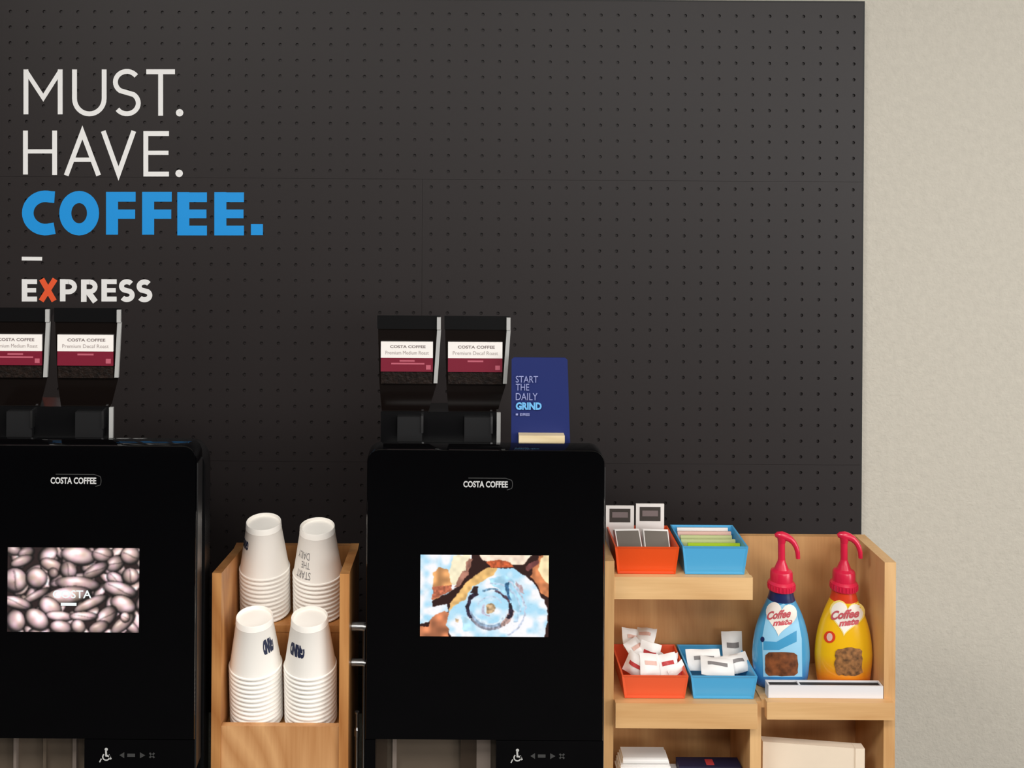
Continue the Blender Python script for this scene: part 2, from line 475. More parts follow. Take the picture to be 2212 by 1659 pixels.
# COFFEE.
BI = M['blue_ink']
letter([([(118, 426)] + arcp(98, 460, 38, 36, -75, -285, 24) + [(118, 493)], 25, False)], BI)
letter([(arcp(171, 460.5, 30, 35, 0, 360, 32)[:-1], 26, True)], BI)
for x in (229, 307):
    letter([([(x + 13, 414 + x * .006), (x + 13, 507)], 26, False), ([(x, 425), (x + 64, 425)], 21, False), ([(x, 462.5), (x + 63, 462.5)], 20, False)], BI)
for x in (383, 463):
    letter([([(x + 13, 415), (x + 13, 508)], 26, False), ([(x, 426), (x + 64, 426)], 21, False), ([(x, 462), (x + 63, 462)], 19, False), ([(x, 498), (x + 64, 498)], 21, False)], BI)
letter([([(542, 496), (568, 496)], 24, False)], BI)
# dash
letter([([(47, 558.5), (91, 559)], 8, False)], WI)
# EXPRESS
u = 11.5
def bold_E(x, x2): return [([(x + 6, 603), (x + 6, 651)], 12, False), ([(x, 608.5), (x2, 608.5)], 10.5, False), ([(x, 627), (x2 - 2, 627)], 9.5, False), ([(x, 646), (x2, 646)], 10.5, False)]
letter(bold_E(47, 80), WI)
letter([([(90, 603), (117, 650)], 12, False), ([(119, 603), (89, 650)], 12, False)], M['orange_ink'])
letter([([(135.5, 603), (135.5, 651)], 12, False), ([(130, 608.5), (148, 608.5)] + arcp(148, 619.5, 13, 11, -90, 90, 10) + [(130, 630.5)], 10.5, False)], WI)
letter([([(181, 604), (181, 652)], 12, False), ([(176, 609), (194, 609)] + arcp(194, 619.5, 11.5, 10.5, -90, 90, 10) + [(176, 630)], 10.5, False), ([(190, 630), (206, 652)], 12.5, False)], WI)
letter(bold_E(219, 252), WI)
letter([(s_shape(257, 291, 603, 652.5, 11), 11, False)], WI)
letter([(s_shape(295, 329, 603.5, 653, 11), 11, False)], WI)

# ------------------------------------------------------------------ painted screens (they give off their own picture)
NX, NY = 228, 146
def screen_mat():
    m = bpy.data.materials.new('lit_screen'); m.use_nodes = True
    nt = m.node_tree; b = nt.nodes['Principled BSDF']
    a = nt.nodes.new('ShaderNodeAttribute'); a.attribute_name = 'picture'
    b.inputs['Base Color'].default_value = (0.01, 0.01, 0.01, 1)
    b.inputs['Roughness'].default_value = 0.3
    nt.links.new(a.outputs['Color'], b.inputs['Emission Color'])
    b.inputs['Emission Strength'].default_value = 1.0
    return m
M['screen'] = screen_mat()
M['screen_white'] = mat('lit_white', (0.02, 0.02, 0.02), 0.4, emit=((0.9, 0.95, 0.95), 1.0))

def smooth_noise(seed, cells):
    r = np.random.RandomState(seed); g = r.rand(cells + 2, int(cells * NX / NY) + 2)
    yy = np.linspace(0, cells, NY)[:, None]; xx = np.linspace(0, g.shape[1] - 2, NX)[None, :]
    y0 = yy.astype(int); x0 = xx.astype(int); fy = yy - y0; fx = xx - x0
    fy = fy * fy * (3 - 2 * fy); fx = fx * fx * (3 - 2 * fx)
    y1 = np.minimum(y0 + 1, g.shape[0] - 1); x1 = np.minimum(x0 + 1, g.shape[1] - 1)
    return (g[y0, x0] * (1 - fx) + g[y0, x1] * fx) * (1 - fy) + (g[y1, x0] * (1 - fx) + g[y1, x1] * fx) * fy

def grid_uv():
    u, v = np.meshgrid((np.arange(NX) + .5) / NX, (np.arange(NY) + .5) / NY)
    return u, v                   # v down

def paint_beans():
    u, v = grid_uv(); asp = 1.56
    img = np.zeros((NY, NX, 3)); img[:] = (44, 30, 30)
    n1 = smooth_noise(3, 14); n2 = smooth_noise(4, 30)
    beans = []                     # x, y, rx, ry, angle, tone
    r = np.random.RandomState(11)
    for j in range(7):
        for i in range(9):
            beans.append(((i + r.rand() * .9) / 8.6, (j + r.rand() * .9) / 6.6, .066 + .02 * r.rand(), .050 + .014 * r.rand(), r.rand() * 180, 0.72 + .3 * r.rand()))
    q = lambda x, y, a, b, an, t: beans.append(((x - 120) / 1910, (y - 150) / 1230, a / 1910, b / 1230 / 1.0 * 1, an, t))
    K = [(220, 200, 120, 70, 10, .6), (390, 230, 120, 80, -20, .55), (330, 350, 170, 75, -20, .75), (700, 250, 150, 110, 140, .9), (1150, 270, 250, 135, 10, 1.0),
         (760, 410, 170, 95, 20, .95), (1500, 250, 150, 110, 0, .85), (1680, 380, 140, 110, -30, .7), (1900, 260, 140, 130, 0, .95), (230, 630, 180, 175, 60, .85),
         (540, 600, 150, 150, 50, 1.0), (780, 520, 75, 75, 70, .6), (1000, 480, 130, 120, 60, .7), (1400, 480, 200, 90, -30, .65), (1680, 600, 130, 90, 30, .85),
         (1900, 560, 120, 120, 60, .9), (1150, 680, 320, 110, 5, .85), (540, 850, 220, 60, -28, .65), (1750, 760, 250, 110, 15, .85), (1800, 980, 190, 130, 25, .95),
         (1000, 850, 330, 130, -8, .92), (260, 960, 220, 90, 15, .9), (740, 1020, 180, 130, 35, 1.0), (1330, 960, 260, 75, -25, .85), (1560, 1150, 180, 120, -45, .8),
         (880, 1150, 200, 75, 5, 1.05), (1230, 1150, 200, 70, 0, 1.05), (240, 1220, 160, 140, 80, .85), (550, 1200, 190, 140, 40, 1.0), (900, 1310, 160, 100, 10, .9),
         (1150, 1300, 110, 100, 40, .9), (1800, 1250, 210, 90, -40, .75), (1450, 1310, 150, 90, -20, .75), (1830, 1160, 70, 75, 0, 1.15)]
    for k in K: q(*k)
    for (x, y, a, b, an, t) in beans:
        c, s = math.cos(math.radians(an)), math.sin(math.radians(an))
        dx, dy = (u - x), (v - y) / asp
        b2 = b / asp
        p = (dx * c + dy * s) / a; w_ = (-dx * s + dy * c) / b2
        d = p * p + w_ * w_
        ins = d < 1
        hl = np.clip(1.12 - .55 * ((p + .15) ** 2 + (w_ + .3) ** 2) - 0.35 * d ** 3, .12, 1.25)
        base = np.array((255, 218, 216)) * (.25 + .75 * t)
        colr = base[None, None, :] * hl[..., None] * (0.82 + .36 * n1[..., None])
        colr[..., 1] *= (0.95 + .08 * n2); colr[..., 2] *= (0.93 + .12 * n1)
        if (an * 7) % 3 < 1.0:
            crease = np.abs(w_ - .28 * np.sin(p * 2.2)) < .09
            colr[crease & (np.abs(p) < .75)] *= .66
        spec = np.exp(-(((p + .2) / .35) ** 2 + ((w_ + .4) / .22) ** 2)) * 80 * t
        colr += spec[..., None]
        img[ins] = np.clip(colr, 0, 255)[ins]
        rim = (d >= 1) & (d < 1.18); img[rim] *= .5
    return soften(img, 2)

def soften(img, k=1):
    for _ in range(k):
        p = np.pad(img, ((1, 1), (1, 1), (0, 0)), 'edge')
        img = (p[:-2, 1:-1] + p[2:, 1:-1] + p[1:-1, :-2] + p[1:-1, 2:] + 2 * p[1:-1, 1:-1]) / 6
    return img

def inpoly(u, v, P):
    P = np.array(P, float); ins = np.zeros(u.shape, bool); j = len(P) - 1
    for i in range(len(P)):
        xi, yi = P[i]; xj, yj = P[j]
        c = ((yi > v) != (yj > v)) & (u < (xj - xi) * (v - yi) / (yj - yi + 1e-12) + xi)
        ins ^= c; j = i
    return ins

def paint_roll():
    u, v = grid_uv()
    n1 = smooth_noise(21, 9); n2 = smooth_noise(22, 22); n3 = smooth_noise(23, 45)
    X = 140 + u * 1930 + (n2 - .5) * 40 + (n3 - .5) * 10
    Y = 130 + v * 1220 + (n1 - .5) * 40 + (n3 - .5) * 10
    img = np.zeros((NY, NX, 3)); img[:] = (46, 18, 14)
    def put(mask, c, nz=n2, amp=.25):
        img[mask] = np.clip(np.array(c)[None, None, :] * (1 - amp / 2 + amp * nz[..., None]), 0, 255)[mask]
    ice = None
    n4 = smooth_noise(31, 6); n5 = smooth_noise(33, 13)
    mixv = np.clip((.5 * n4 + .5 * n5 - .32) * 3.2, 0, 1)[..., None]
    icing = np.clip((1 - mixv) * np.array((178, 226, 250)) + mixv * np.array((253, 252, 255)) - 26 * np.clip(n3 - .62, 0, 1)[..., None], 0, 255)
    def frost(mask): img[mask] = icing[mask]
    put(inpoly(X, Y, [(0, 0), (930, 0), (900, 200), (840, 430), (700, 610), (560, 700), (300, 820), (330, 900), (560, 860), (560, 980), (300, 1120), (0, 1220)]), (0, 0, 0)); frost(inpoly(X, Y, [(0, 0), (930, 0), (900, 200), (840, 430), (700, 610), (560, 700), (300, 820), (330, 900), (560, 860), (560, 980), (300, 1120), (0, 1220)]))
    put(inpoly(X, Y, [(640, 130), (900, 100), (860, 330), (650, 580), (560, 560), (580, 330)]), (252, 240, 205), n2, .15)
    put(inpoly(X, Y, [(860, 170), (920, 180), (860, 430), (720, 610), (640, 620), (700, 500), (820, 330)]), (168, 116, 98), n2, .5)
    put(inpoly(X, Y, [(340, 400), (420, 320), (540, 350), (590, 450), (600, 620), (420, 770), (330, 800), (320, 600)]), (222, 158, 100), n5, .6)
    put(inpoly(X, Y, [(320, 620), (600, 580), (620, 660), (420, 760), (320, 800)]), (192, 108, 78), n3, .5)
    put(inpoly(X, Y, [(300, 1070), (500, 970), (580, 1000), (560, 1400), (0, 1400), (0, 1230), (260, 1200)]), (206, 128, 88), n5, .6)
    put(inpoly(X, Y, [(1010, 100), (1840, 100), (1700, 250), (1560, 270), (1300, 280), (1080, 220)]), (252, 228, 205), n2, .2)
    put(inpoly(X, Y, [(1120, 250), (1300, 200), (1500, 240), (1560, 310), (1200, 330)]), (196, 92, 52), n3, .5)
    put(inpoly(X, Y, [(1940, 100), (2120, 100), (2120, 820), (1960, 700), (1800, 460), (1820, 330)]), (206, 128, 82), n2, .4)
    put(inpoly(X, Y, [(1980, 100), (2120, 100), (2120, 620), (1990, 480), (1920, 330)]), (252, 226, 178), n2, .2)
    put(inpoly(X, Y, [(1700, 290), (1900, 180), (1930, 220), (1760, 380)]), (120, 66, 64), n2, .4)
    roll = [(540, 1180), (590, 860), (740, 660), (930, 450), (1130, 330), (1540, 330), (1790, 500), (1960, 730), (2060, 950), (2050, 1110), (1990, 1420), (620, 1400)]
    frost(inpoly(X, Y, roll))
    put(inpoly(X, Y, [(580, 980), (590, 860), (740, 660), (930, 450), (1130, 330), (1300, 330), (1250, 420), (1100, 500), (940, 590), (820, 780), (680, 880)]), (238, 190, 118), n2, .3)
    put(inpoly(X, Y, [(1180, 480), (1420, 420), (1620, 620), (1680, 880), (1620, 1000), (1500, 880), (1440, 700), (1250, 600)]), (176, 224, 248), n2, .25)
    put(inpoly(X, Y, [(760, 1040), (900, 1120), (1000, 1260), (800, 1280)]), (190, 232, 250), n2, .2)
    dx, dy = (X - 1190) / 345, (Y - 930) / 300
    rr = np.hypot(dx, dy); an = np.degrees(np.arctan2(dy, dx)) % 360
    def ring(r0, r1, a0, a1, c, amp=.5):
        a = (an - a0) % 360
        put((rr > r0) & (rr < r1) & (a < (a1 - a0)), c, n3, amp)
    ring(.84, 1.04, 5, 75, (176, 146, 140), .6)
    ring(.90, 1.03, 60, 165, (150, 150, 165), .7)
    ring(.70, .84, 20, 150, (214, 232, 246), .3)
    ring(.52, .60, 200, 330, (190, 208, 228), .3)
    ring(1.25, 1.33, 270, 390, (190, 214, 236), .3)
    ring(1.5, 1.58, 300, 420, (196, 205, 224), .3)
    ring(.90, 1.06, 150, 235, (44, 34, 52), .8)
    ring(.78, .90, 60, 170, (150, 172, 196), .5)
    ring(.84, .94, 285, 375, (80, 62, 76), .9)
    ring(.86, 1.0, -20, 30, (40, 30, 44), .6)
    ring(.92, 1.02, 250, 290, (120, 160, 190), .5)
    ring(.30, .38, 90, 220, (205, 200, 220), .3)
    put((rr < .24) & (dx > -.15), (188, 158, 120), n3, .6)
    put(inpoly(X, Y, [(1400, 560), (1460, 540), (1500, 800), (1440, 760)]), (60, 110, 150), n3, .5)
    put(inpoly(X, Y, [(1560, 520), (1640, 560), (1720, 700), (1640, 660)]), (196, 172, 178), n3, .3)
    put(inpoly(X, Y, [(660, 1060), (730, 1080), (720, 1140), (660, 1130)]), (214, 186, 150), n3, .3)
    put(inpoly(X, Y, [(900, 700), (960, 590), (1010, 580), (1000, 680)]), (46, 28, 30), n3, .4)
    return soften(img, 1)

def screen_part(x0, x1, z0, z1, y, img, parent):
    V = [(x0 + (x1 - x0) * i / NX, y, z1 - (z1 - z0) * j / NY) for j in range(NY + 1) for i in range(NX + 1)]
    F = [(j * (NX + 1) + i, (j + 1) * (NX + 1) + i, (j + 1) * (NX + 1) + i + 1, j * (NX + 1) + i + 1) for j in range(NY) for i in range(NX)]
    o = pts_obj('screen', V, F, M['screen'], parent)
    a = o.data.color_attributes.new('picture', 'FLOAT_COLOR', 'CORNER')
    s = np.clip(img / 255.0, 0, 1)
    L = np.where(s <= .04045, s / 12.92, ((s + .055) / 1.055) ** 2.4).reshape(-1, 3)
    C = np.ones((len(L), 4), np.float32); C[:, :3] = L
    a.data.foreach_set('color', np.repeat(C, 4, axis=0).ravel())
    o['label'] = 'lit touch screen'
    return o

# ------------------------------------------------------------------ coffee machines
def machine(cx_px, top_px, Yf, name_label, scr, nich, img, kind, roasts, bw):
    top = at(cx_px, top_px, Yf); X, ZT = top.x, top.z
    HW = 0.2035
    root = empty('coffee_machine', (X, Yf + 0.2, CZ), name_label, 'coffee machine', 'coffee machines')
    bm = bmesh.new()
    zn, zb, xa, xb = ZT - nich, CZ + 0.075, X - 0.186, X + 0.0205
    prism(bm, round_rect(X - HW, X + HW, zn, ZT, 0.022, 8, top_only=True), Yf, Yf + 0.045, 0.0025)
    bx(bm, X - HW, xa, Yf, Yf + 0.045, zb, zn); bx(bm, xb, X + HW, Yf, Yf + 0.045, zb, zn)
    bm_obj('door', bm, M['black_glass'], root, smooth=0.5)
    box('edge_strip', X + HW, X + HW + 0.0018, Yf + 0.006, Yf + 0.040, zn - 0.05, ZT - 0.03, M['chrome_dk'], root)
    # tapered cabinet behind the door
    bm = bmesh.new()
    L = []
    for (y, hw, zt) in ((Yf + 0.046, bw, ZT - .022), (Yf + 0.10, bw - .003, ZT - .022), (Yf + 0.13, bw - .012, ZT - .024), (Yf + .18, bw - .028, ZT - .046), (Yf + 0.36, bw - .09, ZT - .115)):
        L.append([bm.verts.new((X + p[0], y, p[1])) for p in round_rect(-hw, hw, CZ + 0.03, zt, 0.028, 6, top_only=True)])
    n = len(L[0])
    bm.faces.new(L[0]); bm.faces.new(list(reversed(L[-1])))
    for a, b in zip(L, L[1:]):
        for i in range(n): bm.faces.new([a[i], b[i], b[(i + 1) % n], a[(i + 1) % n]])
    bm_obj('cabinet', bm, M['black_plastic'], root, smooth=0.6)
    # dispensing niche
    yb = Yf + 0.0445
    box('niche_panel', xa, xb, yb - .002, yb, zb, zn, M['taupe'], root)
    for (a, b, mm) in kind:
        box('niche_strip', X + a, X + b, yb - .012, yb - .0021, zb, zn, M[mm], root, bevel=0.001)
    box('drip_tray', X - HW, X + HW, Yf - 0.05, Yf + 0.045, CZ + 0.03, zb, M['black_matte'], root, bevel=0.006)
    for sx in (-1, 1):
        for yy in (Yf + 0.03, Yf + 0.30):
            bm = bmesh.new(); lathe(bm, [(.018, CZ), (.02, CZ + .004), (.017, CZ + .03)], 16, (X + sx * .09, yy), close_bottom=True, close_top=True)
            bm_obj('foot', bm, M['black_matte'], root)
    # screen
    a0, a1, b0, b1 = scr
    sp = screen_part(X + a0, X + a1, ZT - b1, ZT - b0, Yf - 0.0006, img, root)
    box('screen_frame', X + a0 - .004, X + a1 + .004, Yf - 0.0004, Yf + .0001, ZT - b1 - .004, ZT - b0 + .004, M['black_glass'], root)
    # logo with a rounded bracket
    zl = ZT - 0.0585
    text_on('logo_lettering', 'COSTA COFFEE', X - .0385, X + .0375, zl - .0055, zl + .0055, Yf - .0006, M['logo'], root, bold=0.03)
    V, F = ribbon([(.036, -.0095)] + [(.0415 + .004 * math.cos(t), .009 * math.sin(t)) for t in [-.9 + i * .18 for i in range(11)]] + [(.034, .0105), (-.03, .0105)], .0011)
    pts_obj('logo_frame', [(X + p.x, Yf - .0006, zl + p.y) for p in V], F, M['icon_lo'], root)
    # touch icons at the bottom right
    zi = ZT - 0.5225 + (.008 if nich < .493 else 0); xi = X + 0.058
    V, F = [], []
    def add(poly, wd=None):
        b = len(V)
        if wd:
            v, f = ribbon(poly, wd); V.extend(v); F.extend([tuple(b + k for k in q) for q in f])
        else:
            V.extend([Vector(p) for p in poly]); F.append(tuple(range(b, b + len(poly))))
    add(arcp(-.001, .0095, .0028, .0028, 0, 360, 10)[:-1])
    add([(-.0015, .007), (-.001, -.001), (.004, -.0015), (.007, -.007)], .003)
    add(arcp(-.001, -.003, .0058, .0055, 130, 400, 14), .0022)
    add([(-.012, -.012), (-.009, -.006)], .002)
    pts_obj('access_icon', [(xi + p.x, Yf - .0006, zi + p.y) for p in V], F, M['icon_hi'], root)
    V, F = [], []
    add([(.021, 0), (.029, .005), (.029, -.005)]); add([(.034, 0), (.047, 0)], .0055)
    add([(.064, 0), (.055, .005), (.055, -.005)]); add([(.071, .004), (.079, -.004)], .003); add([(.079, .004), (.071, -.004)], .003)
    pts_obj('key_icons', [(xi + p.x, Yf - .0006, zi + p.y) for p in V], F, M['icon_lo'], root)
    # two bean hoppers standing on the cabinet, a little behind the door
    yh = Yf + 0.11
    zc = ZT - 0.022
    for (h0, h1), roast in zip(((-.1925, -.0815), (-.0712, .0440)), roasts):
        bm = bmesh.new()
        HD, BK = .075, .020          # depth, and how much narrower the back is
        def taper(xa0, xa1, za, xb0, xb1, zb_, d0, d1, drop=0.0):
            A = [bm.verts.new((X + x, y, za)) for x, y in ((xa0, yh + d0), (xa1, yh + d0), (xa1 - BK, yh + HD), (xa0 + BK, yh + HD))]
            B = [bm.verts.new((X + x, y, zb_ - q)) for x, y, q in ((xb0, yh + d1, 0), (xb1, yh + d1, 0), (xb1 - BK, yh + HD, drop), (xb0 + BK, yh + HD, drop))]
            bm.faces.new(A[::-1]); bm.faces.new(B)
            for i in range(4): bm.faces.new([A[i], A[(i + 1) % 4], B[(i + 1) % 4], B[i]])
        taper(h0 + .003, h1 - .005, ZT + .084, h0, h1 - .001, ZT + .186, .004, 0)
        hop = bm_obj('hopper', bm, M['hopper'], root, bevel=0.003)
        bm = bmesh.new(); taper(h0 - .001, h1 + .001, ZT + .1862, h0 - .0015, h1 + .0015, ZT + .2105, -.003, -.002, .0145)
        bm_obj('lid', bm, M['black_plastic'], hop, bevel=0.003)
        bm = bmesh.new(); taper(h0 + .007, h1 - .019, ZT + .034, h0 + .003, h1 - .005, ZT + .0838, .012, .004)
        bm_obj('funnel', bm, M['hopper'], hop, bevel=0.002)
        box('latch', X + h0 + .036, X + h1 - .030, yh + .001, yh + .0098, zc + .004, ZT + .026, M['black_matte'], hop, bevel=0.003)
        box('latch_pin', X + h1 - .0318, X + h1 - .028, yh - .002, yh + .0098, ZT - .002, ZT + .029, M['chrome_dk'], hop, bevel=0.001)
        # light trims on the right-hand edges
        bm = bmesh.new()
        A = [bm.verts.new((X + x, y, z)) for x, y, z in ((h1 - .010, yh - .001, ZT + .088), (h1 - .003, yh - .001, ZT + .088), (h1 + .003, yh - .006, ZT + .186), (h1 - .004, yh - .006, ZT + .186))]
        B = [bm.verts.new(v.co + Vector((0, .005, 0))) for v in A]
        bm.faces.new(A); bm.faces.new(B[::-1])
        for i in range(4): bm.faces.new([A[i], B[i], B[(i + 1) % 4], A[(i + 1) % 4]])
        bm_obj('edge_trim', bm, M['silver'], hop, bevel=0.001)
        box('lid_trim', X + h1 - .0045, X + h1 + .0025, yh - .008, yh - .0031, ZT + .1865, ZT + .2085, M['silver'], hop, bevel=0.001)
        box('bean_window', X + h0 + .006, X + h1 - .012, yh - .001, yh + .004, ZT + .087, ZT + .109, M['beans'], hop, bevel=0.001)
        w0, w1 = X + h0 + .0055, X + h1 - .0115
        lb = box('label_card', w0, w1, yh - .004, yh - .0005, ZT + .1345, ZT + .1635, M['label_white'], hop, bevel=0.0008)
        box('label_band', w0, w1, yh - .0038, yh - .0005, ZT + .1095, ZT + .1343, M['maroon'], hop)
        ww = w1 - w0
        text_on('label_lettering', 'COSTA COFFEE', w0 + ww * .18, w0 + ww * .86, ZT + .1520, ZT + .1572, yh - .0043, M['label_grey'], hop, bold=0.02)
        text_on('label_lettering', roast, w0 + ww * .09, w0 + ww * .92, ZT + .1405, ZT + .1470, yh - .0043, M['label_lgrey'], hop)
        box('band_print', w0 + ww * .36, w0 + ww * .65, yh - .0042, yh - .0038, ZT + .1275, ZT + .1305, M['pink'], hop)
        if roast.split()[1] != 'Decaf':
            box('band_print', w0 + ww * .2, w0 + ww * .84, yh - .0042, yh - .0038, ZT + .1225, ZT + .1252, M['pink'], hop)
        box('band_mark', w0 + ww * .87, w0 + ww * .96, yh - .0042, yh - .0038, ZT + .1135, ZT + .1215, M['pink'], hop)
    bm = bmesh.new()
    A = [bm.verts.new((X + x, y, zc - .045)) for x, y in ((-.187, yh + .010), (.0235, yh + .010), (.004, yh + .075), (-.168, yh + .075))]
    B = [bm.verts.new((v.co.x, v.co.y, ZT + .0338)) for v in A]
    bm.faces.new(A[::-1]); bm.faces.new(B)
    for i in range(4): bm.faces.new([A[i], A[(i + 1) % 4], B[(i + 1) % 4], B[i]])
    bm_obj('hopper_base', bm, M['black_plastic'], root, bevel=0.003)
    box('hopper_trim', X + .0235, X + .0305, yh + .004, yh + .0098, zc, ZT + .034, M['silver'], root, bevel=0.001)
    return root, X, ZT, Yf

beans_img, roll_img = paint_beans(), paint_roll()
mR = machine(1050, 972, 1.90, 'black coffee machine with a frosted cinnamon roll on its screen', (-.111, .1085, .1795, .319), .497, roll_img,
             [(-.186, -.168, 'taupe_dk'), (-.158, -.151, 'taupe_lt'), (-.040, -.012, 'taupe_dk'), (-.0118, .0125, 'taupe_lt')], ('Premium Medium Roast', 'Premium Decaf Roast'), .2005)
mL = machine(160, 962, 1.848, 'black coffee machine at the left edge with coffee beans on its screen', (-.109, .110, .1700, .3105), .489, beans_img,
             [(-.010, -.0035, 'taupe_lt'), (-.11, -.105, 'taupe_lt'), (-.06, -.055, 'taupe')], ('Premium Medium Roast', 'Premium Decaf Roast'), .209)
# white word over the beans picture
rt, X, ZT, Yf = mL
text_on('screen_lettering', 'COSTA', X - .0335, X + .031, ZT - .254, ZT - .2405, Yf - .0012, M['screen_white'], rt, bold=0.015)
box('screen_mark', X - .020, X + .006, Yf - .0012, Yf - .0008, ZT - .2665, ZT - .2615, M['screen_white'], rt)

# ------------------------------------------------------------------ navy card in a maple block on the right machine
X, ZT, Yf = mR[1:]
zb = ZT - .022
Ys = 1.976
zb += .0006
a, b = at(1120, 950, Ys), at(1218, 950, Ys)
sg = empty('tabletop_sign', ((a.x + b.x) / 2, Ys, zb), 'navy blue card in a pale wooden block on top of the right coffee machine', 'sign')
box('block', a.x, b.x, Ys - .014, Ys + .018, zb, at(1170, 941, Ys - .014).z, M['maple'], sg, bevel=0.002)
yc = Ys + .004
A = at(1099.5, 773, yc); B = at(1226, 773, yc); C_ = at(1231.5, 957, yc); D_ = at(1096.5, 957, yc)
cz0, cz1 = C_.z, A.z
bm = bmesh.new()
lean = .004
x0t, x1t = max(A.x, X + .0478), B.x
def cp(x, z, dy=0): return (x, yc + lean * (z - cz0) / (cz1 - cz0) + dy, z)
r = .004
out = [(x0t, cz0), (C_.x, cz0), (x1t + .0004, cz1 - r), (x1t - r, cz1), (x0t + r, cz1), (x0t, cz1 - r)]
F0 = [bm.verts.new(cp(*p)) for p in out]; F1 = [bm.verts.new(cp(*p, .002)) for p in out]
bm.faces.new(F0); bm.faces.new(F1[::-1])
for i in range(len(out)): bm.faces.new([F0[i], F1[i], F1[(i + 1) % len(out)], F0[(i + 1) % len(out)]])
bm_obj('card', bm, M['sign_blue'], sg)
for s, x0, x1, y0, y1, mm, bd in (('START', 1114, 1162, 812, 826, 'sign_text', 0.0), ('THE', 1114, 1143, 829, 843, 'sign_text', 0.0), ('DAILY', 1114, 1161, 849, 864, 'sign_text', 0.0),
                                  ('GRIND', 1114, 1170, 869, 885, 'sign_cyan', 0.05), ('EXPRESS', 1123, 1144, 892, 898, 'sign_text', 0.03)):
    p, q = at(x0, y1, yc), at(x1, y0, yc)
    text_on('card_lettering', s, p.x, q.x, p.z, q.z, yc - .0012, M[mm], sg, bold=bd)
p, q = at(1114, 897, yc), at(1119, 893, yc)
box('card_mark', p.x, q.x, yc - .0012, yc - .0006, p.z, q.z, M['sign_text'], sg)

# ------------------------------------------------------------------ cup rack
YR = 1.90
xa, xb = at(457, 1450, YR).x, at(753, 1450, YR).x
T = .016
zt_back = at(615, 1177, 2.115).z
zt_front = at(470, 1238, YR).z
zp = at(604, 1569, YR + .004).z
rk = empty('cup_rack', ((xa + xb) / 2, YR + .11, CZ), 'stepped wooden rack holding four stacks of paper cups between the machines', 'cup rack')
def side(x0, x1):
    bm = bmesh.new()
    prof = [(YR, CZ), (YR + .225, CZ), (YR + .225, zt_back), (YR + .195, zt_back), (YR, zt_front)]
    A = [bm.verts.new((x0, y, z)) for y, z in prof]; B = [bm.verts.new((x1, y, z)) for y, z in prof]
    bm.faces.new(A); bm.faces.new(B[::-1])
    for i in range(5): bm.faces.new([A[i], B[i], B[(i + 1) % 5], A[(i + 1) % 5]])
    bm_obj('side_panel', bm, M['oak'], rk, bevel=.0015)
side(xa, xa + T); side(xb - T, xb)
xi0, xi1 = xa + T + .0002, xb - T - .0002
box('back_panel', xi0, xi1, YR + .212, YR + .224, CZ, zt_back, M['oak'], rk, bevel=.001)
box('front_panel', xi0, xi1, YR + .004, YR + .016, CZ, zp, M['oak_front'], rk, bevel=.001)
zt_tier = at(615, 1352, YR + .112).z
box('tier_shelf', xi0, xi1, YR + .1135, YR + .2118, zt_tier - .012, zt_tier, M['oak'], rk, bevel=.001)
box('riser', xi0, xi1, YR + .115, YR + .122, CZ, zt_tier - .0122, M['oak'], rk)
# ---- cups (inverted, nested)
CH, RR, RBs, STEP = .0925, .0458, .0320, .0083
def cup_bm():
    bm = bmesh.new()
    prof = [(RR - .0016, .001), (RR - .0006, .0000), (RR + .0006, .0008), (RR + .0009, .0022), (RR + .0002, .0036), (RR - .0012, .0040),
            (RR - .0012 - (RR - RBs) * .88, CH * .875), (RBs + .0008, CH * .885), (RBs + .0005, CH * .893),
            (RBs, CH - .0012), (RBs - .0006, CH), (RBs - .0014, CH - .0006), (RBs - .0018, CH - .006), (0.0001, CH - .006)]
    lathe(bm, prof, 40)
    # inner wall
    lathe(bm, [(0.0001, CH - .0066), (RBs - .0004, CH - .0066), (RR - .0016, .001)], 40)
    bmesh.ops.remove_doubles(bm, verts=bm.verts, dist=1e-5)
    return bm
proto_me = None
def cup_wrap(t, z, extra=.0004):
    r_ = RR - .0012 - (RR - RBs) * .88 * (z - .004) / (CH * .875 - .004) + extra
    return (r_ * math.sin(t), -r_ * math.cos(t), z)
ORD = ['top', 'second', 'third', 'fourth', 'fifth', 'sixth', 'seventh', 'eighth', 'ninth', 'tenth', 'eleventh', 'twelfth', 'thirteenth', 'fourteenth', 'fifteenth']
def cup_print(parent, s, t0, t1, z0, z1, m, bold=0):
    v, f, _ = text_geo(s, bold=bold)
    pts_obj('printed_mark', [cup_wrap(t0 + (1 - a) * (t1 - t0), z0 + (1 - b) * (z1 - z0)) for a, b in v], f, m, parent, local=True)
def cup_stack(px, y_top_px, Yc, zbase, where, marks, lean, toplabel):
    top = at(px, y_top_px, Yc - .014)
    global proto_me
    ax = Vector((0, -math.sin(lean), math.cos(lean)))
    # number of cups so that the lowest rim reaches the floor of the compartment
    hgt = top.z - zbase
    n = int(round((hgt / math.cos(lean) - CH) / STEP)) + 1
    base = Vector((top.x, Yc, zbase + RR * math.sin(lean)))
    first = None
    for i in range(n):                # i = 0 is the lowest
        pos = base + ax * (STEP * i)
        if proto_me is None:
            bm = cup_bm(); o = bm_obj('paper_cup', bm, M['cup'], None, smooth=0.7); proto_me = o.data
        else:
            o = bpy.data.objects.new('paper_cup', proto_me); COL.objects.link(o)
        o.location = pos; o.rotation_euler = (lean, 0, 0)
        k = n - 1 - i
        if k == 0:
            tag(o, toplabel, 'cup', 'paper cups in the wooden rack')
            for mk in marks: cup_print(o, *mk)
        else:
            tag(o, 'white paper cup, %s from the top of the %s stack' % (ORD[k] if k < len(ORD) else 'lowest', where), 'cup', 'paper cups in the wooden rack')
    return n
LEAN = math.radians(10)
zfl_f = zp - .022
